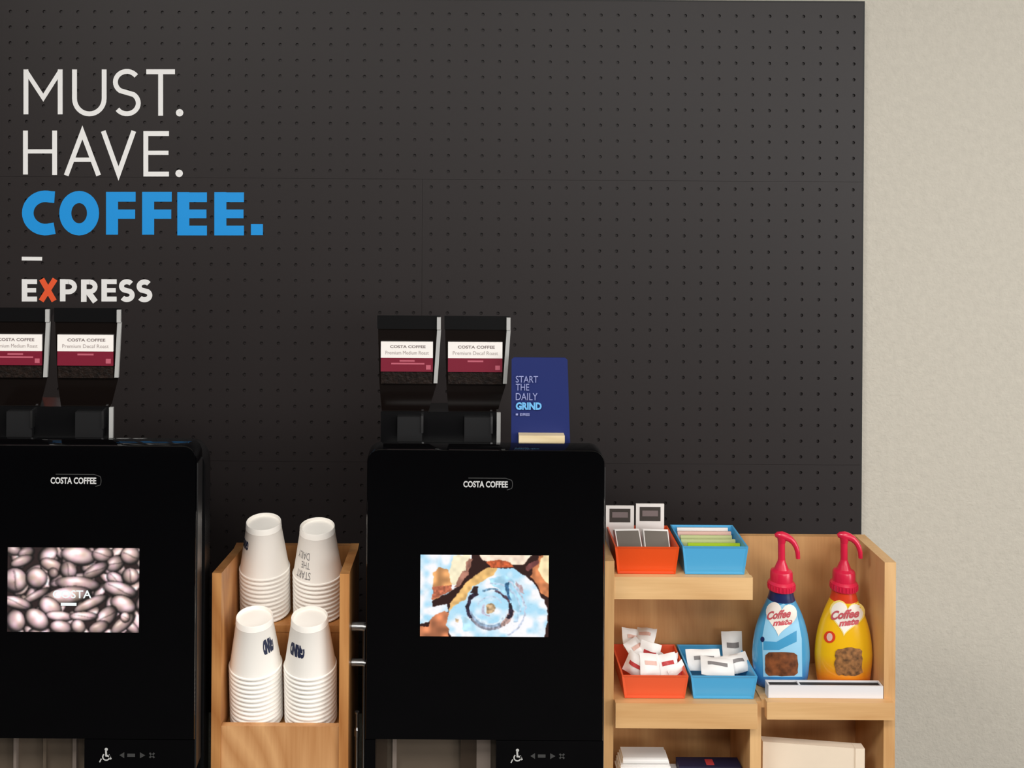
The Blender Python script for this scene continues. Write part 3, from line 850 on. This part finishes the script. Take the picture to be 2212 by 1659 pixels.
# compartment floor under the front stacks
box('compartment_floor', xi0, xi1, YR + .0162, YR + .1148, zfl_f - .010, zfl_f, M['oak'], rk)
cup_stack(553, 1332, YR + .0655, zfl_f, 'front left', [('GRIND', .55, 1.15, .040, .066, M['navy_ink'], .08)], LEAN * .9, 'top white paper cup of the front left stack, navy print at its right')
cup_stack(671, 1336, YR + .0655, zfl_f, 'front right', [('GRIND', -.95, -.12, .038, .060, M['navy_ink'], .08)], LEAN * .9, 'top white paper cup of the front right stack, navy print at its left')
cup_stack(572, 1127, YR + .1635, zt_tier, 'rear left', [('GRIND', -1.35, -.72, .050, .066, M['navy_ink'], .06)], LEAN * .9, 'top white paper cup of the rear left stack, the tallest in the rack')
cup_stack(687, 1139, YR + .1635, zt_tier, 'rear right', [('START', -.95, -.2, .010, .024, M['grey_ink'], 0), ('THE', -.7, -.25, .029, .041, M['grey_ink'], 0), ('DAILY', -1.0, -.28, .045, .058, M['grey_ink'], 0)], LEAN * .9,
          'top white paper cup of the rear right stack with grey lettering')

# ------------------------------------------------------------------ steel rail between rack and right machine
YS = 1.955
px1 = at(787, 1400, YS).x
sr = empty('steel_rail', (px1, YS, CZ), 'slim steel rail with two short rungs between cup rack and right coffee machine', 'rail')
xl_ = xb + .0008
bm = bmesh.new(); tube(bm, [(px1, YS, CZ + .0005), (px1, YS, at(787, 1345, YS).z)], .0032, 10); bm_obj('post', bm, M['chrome_dk'], sr, smooth=.6)
for yy, rr in ((1353, .0075), (1431, .0065)):
    z = at(775, yy, YS).z
    bm = bmesh.new(); tube(bm, [(xl_, YS, z), (px1 - .003, YS, z), (px1 + .0015, YS, z - .002)], rr, 14); bm_obj('rung', bm, M['chrome'], sr, smooth=.6)
z0, z1 = at(762, 1590, YS).z, at(762, 1537, YS).z
xk = (xl_ + px1) / 2 - .001
bm = bmesh.new(); lathe(bm, [(.0035, CZ), (.0035, z0), (.0048, z0 + .001), (.0048, z0 + .012), (.0025, z0 + .016), (.0025, z1 - .004), (.004, z1 - .003), (.004, z1)], 14, (xk, YS), close_bottom=True, close_top=True)
bm_obj('valve', bm, M['chrome'], sr, smooth=.5)

# ------------------------------------------------------------------ condiment shelf
YP = 1.945                       # front of the uprights
YBK = 2.078                      # front of the back panel
sx0, sx1 = at(1305, 1420, YP).x, at(1326, 1420, YP).x
dx0, dx1 = at(1620, 1620, YP).x, at(1644, 1620, YP).x
rx0, rx1 = at(1910, 1400, YP).x, at(1934.5, 1400, YP).x
z_bk = at(1760, 1159, YBK).z
z_rf = at(1920, 1215, YP).z
YL1, YL2, YL3 = 1.947, 1.930, 1.930
u0, u1 = at(1325, 1246, YL1), at(1626, 1296, YL1)
l0, l1 = at(1330, 1519, YL2), at(1636, 1575, YL2)
g0, g1 = at(1657, 1517, YL3), at(1931, 1556, YL3)
sh = empty('condiment_shelf', ((sx0 + rx1) / 2, 2.01, CZ), 'pale birch plywood condiment shelf at the right end of the counter', 'shelf')
def upright(x0, x1, zf, zbk, yback=YBK + .0118, name='side_panel'):
    bm = bmesh.new()
    prof = [(YP, CZ), (yback, CZ), (yback, zbk), (yback - .012, zbk), (YP, zf)]
    A = [bm.verts.new((x0, y, z)) for y, z in prof]; B = [bm.verts.new((x1, y, z)) for y, z in prof]
    bm.faces.new(A); bm.faces.new(B[::-1])
    for i in range(5): bm.faces.new([A[i], B[i], B[(i + 1) % 5], A[(i + 1) % 5]])
    return bm_obj(name, bm, M['birch_v'], sh, bevel=.001)
upright(sx0, sx1, at(1315, 1212, YP).z, z_bk)
upright(rx0, rx1, z_rf, z_bk)
box('back_panel', sx1 + .0002, rx0 - .0002, YBK, YBK + .0118, CZ, z_bk, M['birch_shaded'], sh, bevel=.001)
zs_u, zs_l, zs_r = u0.z - .003, l0.z - .003, g0.z - .003
box('upper_board', sx1 + .0002, u1.x, YP + .0142, YBK - .0002, zs_u - .014, zs_u, M['birch'], sh, bevel=.001)
box('lower_board', sx1 + .0002, dx0 - .0002, YP + .0002, YBK - .0002, zs_l - .014, zs_l, M['birch'], sh, bevel=.001)
box('lower_board', dx1 + .0002, rx0 - .0002, YP + .0002, YBK - .0002, zs_r - .014, zs_r, M['birch'], sh, bevel=.001)
box('divider', dx0, dx1, YP, YBK - .0002, CZ, zs_l, M['birch_v'], sh, bevel=.001)
box('front_lip', sx1 + .0004, u1.x, YL1, YP + .014, u1.z, u0.z, M['birch'], sh, bevel=.0015)
box('front_lip', l0.x, l1.x, YL2, YP - .0002, l1.z, l0.z, M['birch'], sh, bevel=.0015)
box('front_lip', g0.x, g1.x, YL3, YP - .0002, g1.z, g0.z, M['birch'], sh, bevel=.0015)
ZB0 = at(1500, 1765, YP).z
box('bottom_board', sx1 + .0002, dx0 - .0002, YP + .004, YBK - .0002, ZB0 - .014, ZB0, M['birch'], sh)
box('bottom_board', dx1 + .0002, rx0 - .0002, YP + .004, YBK - .0002, ZB0 - .014, ZB0, M['birch'], sh)

# ---- plastic bins
def bin_(xl_px, xr_px, top_px, zfloor, Yf, depth, m, label, flare=.006, fl2=.004):
    a = at(xl_px, top_px, Yf); b = at(xr_px, top_px, Yf)
    x0, x1, zt = a.x, b.x, (a.z + b.z) / 2
    y1 = Yf + depth
    root = empty('storage_bin', ((x0 + x1) / 2, Yf + depth / 2, zfloor), label, 'bin', 'plastic bins on the condiment shelf')
    t = .0034
    bm = bmesh.new()
    def ring(ins, z, fl):
        return [bm.verts.new(p) for p in ((x0 + fl + ins, Yf + fl2 * fl / flare + ins, z), (x1 - fl - ins, Yf + fl2 * fl / flare + ins, z), (x1 - fl - ins, y1 - fl - ins, z), (x0 + fl + ins, y1 - fl - ins, z))]
    o_b = ring(0, zfloor + .0003, flare); o_t = ring(0, zt, 0); i_t = ring(t, zt, 0); i_b = ring(t, zfloor + .004, flare)
    side_faces = []
    bm.faces.new(o_b[::-1])
    for i in range(4):
        j = (i + 1) % 4
        side_faces.append(bm.faces.new([o_b[i], o_b[j], o_t[j], o_t[i]]))
        bm.faces.new([o_t[i], o_t[j], i_t[j], i_t[i]]); bm.faces.new([i_t[i], i_t[j], i_b[j], i_b[i]])
    bm.faces.new(i_b)
    bmesh.ops.recalc_face_normals(bm, faces=bm.faces)
    bmesh.ops.inset_individual(bm, faces=side_faces, thickness=.0062, depth=0)
    for f in side_faces: bmesh.ops.translate(bm, verts=f.verts, vec=-f.normal * .0012)
    bm_obj('body', bm, m, root, bevel=.0008)
    return root, x0, x1, Yf, y1, zfloor + .004, zt
b_ou = bin_(1328, 1468, 1182, zs_u, 1.9625, .108, M['orange_box'], 'orange plastic bin of dark sachets on the upper shelf')
b_bu = bin_(1474, 1617, 1181, zs_u, 1.9625, .108, M['blue_box'], 'blue plastic bin of lime and pink sachets on the upper shelf')
b_ol = bin_(1343, 1488, 1460, zs_l, 1.948, .120, M['orange_box2'], 'orange plastic bin of creamer pods on the lower shelf')
b_bl = bin_(1492, 1637, 1461, zs_l, 1.948, .120, M['blue_box'], 'blue plastic bin of white sugar packets on the lower shelf')

# ---- sachets
def sachet(name, w, h, t, body, panel, loc, rot, label, cat, group, pw=.74, ph=.62, pz=.12, extra=None):
    o = empty(name, loc, label, cat, group); o.rotation_euler = rot
    bm = bmesh.new()
    vs = bx(bm, -w / 2, w / 2, -t / 2, t / 2, 0, h)
    bm_obj('packet', bm, body, o, bevel=t * .35, local=True, seg=1)
    if panel is not None:
        box('panel', -w * pw / 2, w * pw / 2, -t / 2 - .0005, -t / 2 + .0002, h * pz, h * (pz + ph), panel, o, local=True)
    if extra is not None:
        box('printed_mark', -w * .28, w * .28, -t / 2 - .0009, -t / 2 - .0004, h * (pz + ph * .35), h * (pz + ph * .75), extra, o, local=True)
    return o
R = math.radians
# orange upper bin: two white framed packets standing at the rear, two leaning rows in front
_, x0, x1, y0, y1, zf, zt = b_ou
wS = (x1 - x0) * .455
for k, (px, py, nm) in enumerate(((1339, 1092, 'left'), (1404, 1088, 'right'))):
    p = at(px, py, y1 - .008)
    h = p.z - zf - .0005
    sachet('tea_sachet', wS, h, .004, M['tea_white'], M['tea_dark'], (p.x, y1 - .008, zf + .0005), (0, 0, 0),
           'white edged dark sachet standing tall at the back %s of the upper orange bin' % nm, 'sachet', 'sachets in the upper orange bin', pw=.74, ph=.30, pz=.64, extra=M['label_grey'])
for cidx, cx in enumerate((x0 + .0335, x1 - .0335)):
    for k in range(3):
        sachet('tea_sachet', .045, .062, .0042, M['tea_white'], M['tea_grey'] if k == 0 else M['tea_dark'], (cx, y0 + .0145 + k * .0085, zf + .014 - k * .003), (R(-50), 0, R(3 - 6 * cidx)),
               'dark sachet, %s in the %s leaning row of the upper orange bin' % (('front', 'second', 'third')[k], ('left', 'right')[cidx]), 'sachet', 'sachets in the upper orange bin', pw=.92, ph=.90, pz=.04)
# blue upper bin: wide packets one behind another
_, x0, x1, y0, y1, zf, zt = b_bu
cols = [('lime', 'lime'), ('lime', 'lime'), ('sage', 'tea_white'), ('sage', 'blush'), ('blush', 'red_ink'), ('tea_white', 'sage')]
nm = ['lime green packet, frontmost in the upper blue bin', 'lime green packet, second in the upper blue bin', 'sage packet with a white panel in the upper blue bin',
      'sage packet with a pink panel in the upper blue bin', 'blush packet with a red panel in the upper blue bin', 'white packet at the back of the upper blue bin']
for k in range(6):
    hk = (zt - zf) * (.92 + .035 * k) - .006
    wk = (x1 - x0) * (.80 if k % 2 else .84)
    sachet('tea_sachet', wk, hk, .005, M[cols[k][0]], M[cols[k][1]], ((x0 + x1) / 2 + (.006 if k < 2 else -.001), y0 + .017 + k * .0145, zf + .001), (R(-9), 0, 0), nm[k], 'sachet', 'sachets in the upper blue bin')
# orange lower bin: creamer packets heaped to the left
_, x0, x1, y0, y1, zf, zt = b_ol
heap = [(.022, .030, .036, 8, 20, -30), (.046, .024, .040, -14, 10, 12), (.028, .060, .050, -30, -8, 40), (.052, .058, .046, 20, 12, -10), (.024, .088, .056, -20, 16, 20),
        (.050, .088, .060, -38, -6, -26), (.080, .032, .036, -16, -8, 8), (.090, .052, .028, 25, 14, 50), (.076, .060, .020, -10, 30, -20), (.098, .030, .020, 12, -20, 30), (.036, .044, .018, 5, 5, 60)]
pos = ['front left', 'front middle', 'left centre', 'middle centre', 'rear left', 'rear middle', 'front right', 'right centre', 'low centre', 'far right front', 'lowest left']
def packet(w, h, body, ink, loc, rot, label, group, name='creamer_packet'):
    o = empty(name, loc, label, 'packet', group); o.rotation_euler = tuple(R(a) for a in rot)
    bm = bmesh.new()
    n = 6
    for sgn in (0, 1):
        pass
    G = [[None] * (n + 1) for _ in range(n + 1)]; Bk = [[None] * (n + 1) for _ in range(n + 1)]
    for i in range(n + 1):
        for j in range(n + 1):
            a, b = i / n - .5, j / n - .5
            puff = .0068 * max(0, (1 - (2 * a) ** 2)) * max(0, 1 - (2 * b) ** 4) + .0004
            wob = .0012 * math.sin(9 * a + 5 * b + loc[0] * 90)
            G[i][j] = bm.verts.new((a * w, -puff + wob, b * h)); Bk[i][j] = bm.verts.new((a * w, puff + wob, b * h))
    for i in range(n):
        for j in range(n):
            bm.faces.new([G[i][j], G[i + 1][j], G[i + 1][j + 1], G[i][j + 1]]); bm.faces.new([Bk[i][j], Bk[i][j + 1], Bk[i + 1][j + 1], Bk[i + 1][j]])
    for i in range(n):
        bm.faces.new([G[i][0], Bk[i][0], Bk[i + 1][0], G[i + 1][0]]); bm.faces.new([G[i][n], G[i + 1][n], Bk[i + 1][n], Bk[i][n]])
        bm.faces.new([G[0][i], G[0][i + 1], Bk[0][i + 1], Bk[0][i]]); bm.faces.new([G[n][i], Bk[n][i], Bk[n][i + 1], G[n][i + 1]])
    bm_obj('packet', bm, body, o, smooth=.8, local=True)
    # print follows the pillow
    V, F = [], []
    m_ = 6
    for i in range(m_ + 1):
        for j in range(3):
            a, b = -.3 + .6 * i / m_, -.04 + .09 * j
            puff = .0068 * (1 - (2 * a) ** 2) * (1 - (2 * b) ** 4) + .0004
            wob = .0012 * math.sin(9 * a + 5 * b + loc[0] * 90)
            V.append((a * w, -puff + wob - .0007, b * h))
    for i in range(m_):
        for j in range(2): F.append((i * 3 + j, (i + 1) * 3 + j, (i + 1) * 3 + j + 1, i * 3 + j + 1))
    pts_obj('printed_mark', V, F, ink, o, local=True)
    return o
for k, (dx, dy, dz, rx, ry, rz) in enumerate(heap):
    packet(.037, .037, M['paper'], M['blush'] if k % 3 else M['red_ink'], (x0 + .008 + dx, y0 + .004 + dy, zf + dz + .004), (rx - 20, ry, rz), 'small white creamer packet, %s of the heap in the lower orange bin' % pos[k], 'creamer packets in the lower orange bin')
# blue lower bin: a few white sugar packets
_, x0, x1, y0, y1, zf, zt = b_bl
sug = [(.092, .094, .046, -12, 0, 4, .038, .05, 'standing upright at the back right'), (.032, .060, .036, -40, 0, 2, .062, .036, 'lying wide at the left'), (.050, .034, .036, -58, 4, -6, .058, .036, 'lying in front'),
       (.086, .050, .034, -52, -6, 14, .056, .034, 'lying right of centre'), (.070, .074, .022, -70, 3, -20, .058, .034, 'lowest in the middle')]
for k, (dx, dy, dz, rx, ry, rz, w_, h_, ps) in enumerate(sug):
    packet(w_, h_, M['paper'], M['grey_ink'], (x0 + .006 + dx, y0 + .004 + dy, zf + dz), (rx, ry, rz), 'white sugar packet %s of the lower blue bin' % ps, 'sugar packets in the lower blue bin', name='sugar_packet')

# ---- white tray in front of the bottles
Yt = 1.9455
a, b = at(1660, 1481, Yt), at(1925, 1513, Yt)
tx0, tx1, tz1, tz0 = a.x, min(b.x, rx0 - .001), a.z, zs_r + .0002
ty1 = Yt + .021
tr = empty('label_tray', ((tx0 + tx1) / 2, Yt + .0105, tz0), 'narrow white open tray on the lower shelf in front of the pump bottles', 'tray')
box('front_wall', tx0, tx1, Yt, Yt + .003, tz0, tz1, M['tray'], tr, bevel=.0008)
box('rear_wall', tx0, tx1, ty1 - .003, ty1, tz0, tz1, M['tray'], tr, bevel=.0008)
box('end_wall', tx0, tx0 + .003, Yt + .0031, ty1 - .0031, tz0, tz1, M['tray'], tr, bevel=.0005)
box('end_wall', tx1 - .003, tx1, Yt + .0031, ty1 - .0031, tz0, tz1, M['tray'], tr, bevel=.0005)
box('floor_plate', tx0 + .0031, tx1 - .0031, Yt + .0031, ty1 - .0031, tz0, tz0 + .002, M['black_matte'], tr)
xd = at(1727, 1480, Yt).x
for a_, b_ in ((tx0 + .0031, xd - .0001), (xd + .0031, tx1 - .0031)):
    box('shade_filler', a_, b_, Yt + .0031, ty1 - .0031, tz0 + .0021, tz1 - .0025, M['black_matte'], tr)  # black filler paints in the shade inside the white tray
box('partition', xd, xd + .003, Yt + .0031, ty1 - .0031, tz0 + .0021, tz1, M['tray'], tr)

# ---- pump bottles
def bottle(cx_px, label, body, neckm, lowm, kind, rot):
    Yc = 1.9985
    X = at(cx_px, 1400, Yc).x; S_ = FPX / Yc
    zof = lambda py: at(cx_px, py, Yc).z
    zb_ = zs_r + .0004
    root = empty('pump_bottle', (X, Yc, zb_), label, 'pump bottle', 'pump bottles on the right-hand shelf')
    prof = [(zb_, 50), (zb_ + .003, 55), (zof(1462), 57.5), (zof(1440), 60), (zof(1415), 62), (zof(1385), 60), (zof(1360), 55.5), (zof(1340), 50), (zof(1320), 42.5), (zof(1304), 34.5), (zof(1293), 28.5), (zof(1284), 25.5), (zof(1272), 24.5)]
    # fine interpolation
    zs = [p[0] for p in prof]; rs = [p[1] / S_ for p in prof]
    EY = .56
    def rad(z): return float(np.interp(z, zs, rs))
    zz = list(np.concatenate([np.linspace(zs[0], zs[1], 3)[:-1], np.linspace(zs[1], zs[-1], 40)]))
    rsm = [rad(z) for z in zz]
    for _ in range(3): rsm = [rsm[0]] + [(rsm[i - 1] + 2 * rsm[i] + rsm[i + 1]) / 4 for i in range(1, len(rsm) - 1)] + [rsm[-1]]
    def rad(z): return float(np.interp(z, zz, rsm))
    bm = bmesh.new()
    ey = lambda z: EY + (1 - EY) * max(0, min(1, (z - zof(1330)) / (zof(1285) - zof(1330))))
    rings = []
    n = 48
    for z, r_ in zip(zz, rsm):
        rings.append([bm.verts.new((X + r_ * math.cos(2 * math.pi * i / n), Yc + ey(z) * r_ * math.sin(2 * math.pi * i / n), z)) for i in range(n)])
    znk = zof(1297)
    for q, (p_, s_) in enumerate(zip(rings, rings[1:])):
        for i in range(n):
            f = bm.faces.new([p_[i], p_[(i + 1) % n], s_[(i + 1) % n], s_[i]])
            f.material_index = 1 if zz[q] > znk else (2 if zz[q] < zof(1452) else 0)
    bm.faces.new(rings[0][::-1]); bm.faces.new(rings[-1])
    bo = bm_obj('bottle', bm, body, root, smooth=.6)
    bo.data.materials.append(neckm); bo.data.materials.append(lowm)
    def wrap(px, py, off=.0006):
        """point of the bottle's front under this place of the label artwork"""
        y = Yc - .03
        for _ in range(12):
            p = at(px, py, y); r_ = rad(p.z)
            q = max(0.02, 1 - ((p.x - X) / r_) ** 2)
            y = .5 * y + .5 * (Yc - ey(p.z) * r_ * math.sqrt(q) - off)
        p = at(px, py, y); return (p.x, y, p.z)
    def patch(name, outline, m, off, rings_=8):
        dense = []
        for p, q in zip(outline, outline[1:] + outline[:1]):
            m_ = max(1, int(math.hypot(q[0] - p[0], q[1] - p[1]) / 7))
            dense += [(p[0] + (q[0] - p[0]) * t / m_, p[1] + (q[1] - p[1]) * t / m_) for t in range(m_)]
        outline = dense
        cx_ = sum(p[0] for p in outline) / len(outline); cy_ = sum(p[1] for p in outline) / len(outline)
        V = [wrap(cx_, cy_, off)]; F = []; k = len(outline)
        for q in range(1, rings_ + 1):
            for p in outline: V.append(wrap(cx_ + (p[0] - cx_) * q / rings_, cy_ + (p[1] - cy_) * q / rings_, off))
        for i in range(k): F.append((0, 1 + i, 1 + (i + 1) % k))
        for q in range(rings_ - 1):
            for i in range(k):
                a_ = 1 + q * k; F.append((a_ + i, a_ + k + i, a_ + k + (i + 1) % k, a_ + (i + 1) % k))
        o = pts_obj(name, V, F, m, root, smooth=.8)
        bm2 = bmesh.new(); bm2.from_mesh(o.data); bmesh.ops.recalc_face_normals(bm2, faces=bm2.faces); bm2.to_mesh(o.data); bm2.free()
        return o
    def heart(cx_, cy_, w_, h_, tilt, n_=40):
        out_ = []
        for i in range(n_):
            t = 2 * math.pi * i / n_
            hx = 16 * math.sin(t) ** 3 / 17; hy = -(13 * math.cos(t) - 5 * math.cos(2 * t) - 2 * math.cos(3 * t) - math.cos(4 * t)) / 15 - .16
            a_ = math.radians(tilt)
            out_.append((cx_ + w_ * (hx * math.cos(a_) - hy * math.sin(a_)), cy_ + h_ * (hx * math.sin(a_) + hy * math.cos(a_))))
        return out_
    def txt(s, x0, x1, y0, y1, m, bold=0, shear=0, rise=0):
        v, f, _ = text_geo(s, bold=bold)
        pts_obj('label_lettering', [wrap(x0 + a_ * (x1 - x0) + shear * (b_ - .5) * (y1 - y0), y1 + (y0 - y1) * b_ - rise * a_, .0016) for a_, b_ in v], f, m, root)
    def blob(x0, x1, y0, y1, jit, sd):
        r_ = random.Random(sd); out_ = []
        for i in range(28):
            t = 2 * math.pi * i / 28; c_, s_ = math.cos(t), math.sin(t)
            e = 1 / max(abs(c_), abs(s_)) ** .85
            out_.append(((x0 + x1) / 2 + (x1 - x0) / 2 * c_ * e * (1 - jit * r_.random()), (y0 + y1) / 2 + (y1 - y0) / 2 * s_ * e * (1 - jit * r_.random())))
        return out_
    C = cx_px
    if kind == 'blue':
        patch('label_field', [(C - 30, 1318), (C + 6, 1304), (C + 34, 1322), (C + 45, 1380), (C + 46, 1462), (C - 38, 1462), (C - 41, 1380)], M['pale_blue'], .0005)
        patch('label_heart', heart(C - 1, 1339, 36, 38, 8), M['heart_w'], .0013)
        patch('label_field', [(C - 38, 1385), (C - 12, 1388), (C + 34, 1362), (C + 34, 1386), (C - 4, 1404), (C - 38, 1404)], M['btl_blue'], .0009)
        patch('label_picture', blob(C - 36, C + 38, 1408, 1461, .06, 3), M['choc'], .0012)
        txt('Coffee', C - 30, C + 22, 1321, 1340, M['script_red'], .04, .3, 6); txt('mate', C - 16, C + 25, 1340, 1353, M['script_red'], .05, .3, 4)
        patch('label_dot', arcp(C - 40, 1381, 4.5, 6, 0, 360, 12)[:-1], M['btl_navy'], .0012, 2)
    else:
        patch('label_heart', heart(C + 6, 1337, 41, 40, 8), M['pale_yel'], .0006)
        patch('label_heart', heart(C + 6, 1337, 37, 36, 8), M['heart_w'], .0010)
        patch('label_picture', blob(C - 20, C + 43, 1398, 1461, .12, 5), M['nuts'], .0010)
        txt('Coffee', C - 27, C + 35, 1320, 1340, M['script_red'], .04, .3, 6); txt('mate', C - 8, C + 34, 1340, 1354, M['script_red'], .05, .3, 5)
        patch('label_badge', arcp(C - 30, 1376, 12.5, 13, 0, 360, 20)[:-1], M['btl_red'], .0010, 3)
        patch('label_badge', arcp(C - 30, 1376, 6.5, 9, 0, 360, 16)[:-1], M['blush'], .0014, 2)
    # pump: collar, ring, cone, stem and curved spout
    z1_ = zof(1273)
    bm = bmesh.new()
    lathe(bm, [(24 / S_, z1_), (28 / S_, z1_ + .001), (28.5 / S_, zof(1258)), (26 / S_, zof(1255)), (24 / S_, zof(1253)), (23.5 / S_, zof(1236)), (22 / S_, zof(1232)), (15 / S_, zof(1228)), (12 / S_, zof(1220)), (8.5 / S_, zof(1212)), (7.8 / S_, zof(1208))],
          28, (X, Yc), close_bottom=True, close_top=True)
    pm = bm_obj('pump_collar', bm, M['pump'], root, smooth=.5)
    bm = bmesh.new()
    for k in range(26):
        t = 2 * math.pi * k / 26
        cxx, cyy = X + 28.3 / S_ * math.cos(t), Yc + 28.3 / S_ * math.sin(t)
        d = .0009; bx(bm, cxx - d, cxx + d, cyy - d, cyy + d, zof(1270), zof(1260))
    bm_obj('grip_ribs', bm, M['pump'], pm)
    hd = empty  # noqa
    bm = bmesh.new()
    tube(bm, [(X, Yc, zof(1209)), (X - .0005, Yc, zof(1168))], [7.5 / S_, 7.5 / S_], 16)
    bm_obj('pump_stem', bm, M['pump'], root, smooth=.6)
    ca, sa = math.cos(rot), math.sin(rot)
    def hp(dx, py): return (X + dx / S_ * ca, Yc + dx / S_ * sa, zof(py))
    path = [hp(-14, 1158), hp(-9, 1156.5), hp(0, 1157), hp(10, 1159), hp(18, 1163), hp(25, 1170), hp(30, 1179), hp(33, 1190), hp(34, 1203)]
    bm = bmesh.new(); tube(bm, path, [x / S_ for x in (3.5, 7, 9.5, 8.5, 7, 6, 5.5, 5, 4.6)], 14)
    bm_obj('spout', bm, M['pump'], root, smooth=.7)
    bm = bmesh.new(); tube(bm, [hp(0, 1172), hp(0, 1160)], [8 / S_, 10 / S_], 14); bm_obj('pump_head', bm, M['pump'], root, smooth=.6)
    return root
bottle(1687, 'sky blue creamer pump bottle with a chocolate picture on its label', M['btl_blue'], M['btl_navy'], M['btl_blue'], 'blue', R(-14))
bottle(1822, 'yellow creamer pump bottle with an orange base beside the right panel', M['btl_yel'], M['btl_red'], M['btl_org'], 'yellow', R(-10))

# ---- things in the lower compartments
Yn = 1.965
n0, n1 = at(1338, 1640, Yn), at(1450, 1640, Yn)
ztop = at(1400, 1613, Yn + .055).z
N = 8; hN = (ztop - ZB0) / N
for k in range(N):
    kk = N - 1 - k
    jx = (.003, -.002, .004, -.003, .002, .0, -.003, .002)[k]
    yf = Yn + .004 * min(kk, 0) + (.018 if kk == 0 else .012 if kk == 1 else .006 if kk == 2 else .0)
    x0 = n0.x + (.006 if kk < 2 else 0) + jx; x1 = n1.x + jx - (.002 if kk < 1 else -.006 if kk < 3 else -.022)
    bm = bmesh.new()
    za, zb2 = ZB0 + k * hN + .0002, ZB0 + (k + 1) * hN - .0003
    # folded sheet: two leaves joined by a rounded fold at the front
    bx(bm, x0, x1, yf, Yn + .055, za, za + hN * .42); bx(bm, x0 + .002, x1 - .003, yf + .002, Yn + .0545, za + hN * .46, zb2)
    tube(bm, [(x0 + .001, yf + .001, (za + zb2) / 2), (x1 - .002, yf + .001, (za + zb2) / 2)], (zb2 - za) / 2 * .96, 10)
    o = bm_obj('paper_napkin', bm, M['paper'], None, bevel=.0012, seg=1)
    tag(o, 'folded white paper napkin, %s of the pile under the lower shelf' % ('topmost' if kk == 0 else ORD[kk] + ' from the top' if kk < N - 1 else 'lowest'), 'napkin', 'napkins in the lower left compartment')
p0, nv = at(1466, 1650, 1.99), at(1600, 1650, 1.99)
nb = empty('sachet_box', ((p0.x + nv.x) / 2, 2.005, ZB0), 'dark navy box with a small red mark right of the napkins', 'box')
box('body', p0.x, nv.x, 1.985, 2.015, ZB0 + .0002, at(1530, 1656, 1.985).z, M['navy_card'], nb, bevel=.0015)
p1 = at(1532, 1654, 2.0); zt_ = at(1530, 1656, 1.985).z; box('printed_mark', p1.x - .007, p1.x + .007, 1.99, 2.008, zt_ - .001, zt_ + .0003, M['red_ink'], nb)

q0, q1 = at(1649, 1604, 1.972), at(1868, 1619, 1.955)
cb = empty('napkin_pack', ((q0.x + q1.x) / 2, 1.975, ZB0), 'cream paper pack standing in the lower right compartment', 'napkin pack')
bm = bmesh.new()
qx0 = max(q0.x, dx1 + .002)
A = [(qx0, 1.975, ZB0 + .0003), (q1.x, 1.956, ZB0 + .0003), (q1.x, 1.956, q1.z), (qx0, 1.975, q0.z)]
B = [(qx0, 1.993, ZB0 + .0003), (q1.x, 1.974, ZB0 + .0003), (q1.x, 1.974, q1.z), (qx0, 1.993, q0.z)]
va = [bm.verts.new(p) for p in A]; vb = [bm.verts.new(p) for p in B]
bm.faces.new(va); bm.faces.new(vb[::-1])
for i in range(4): bm.faces.new([va[i], vb[i], vb[(i + 1) % 4], va[(i + 1) % 4]])
bm_obj('wrapper', bm, M['cream'], cb, bevel=.003)
bm = bmesh.new()
bx(bm, q1.x - .016, q1.x + .0006, 1.9562, 1.9735, ZB0 + .004, q1.z + .0006)
bm_obj('end_fold', bm, M['cream'], cb, bevel=.0012)
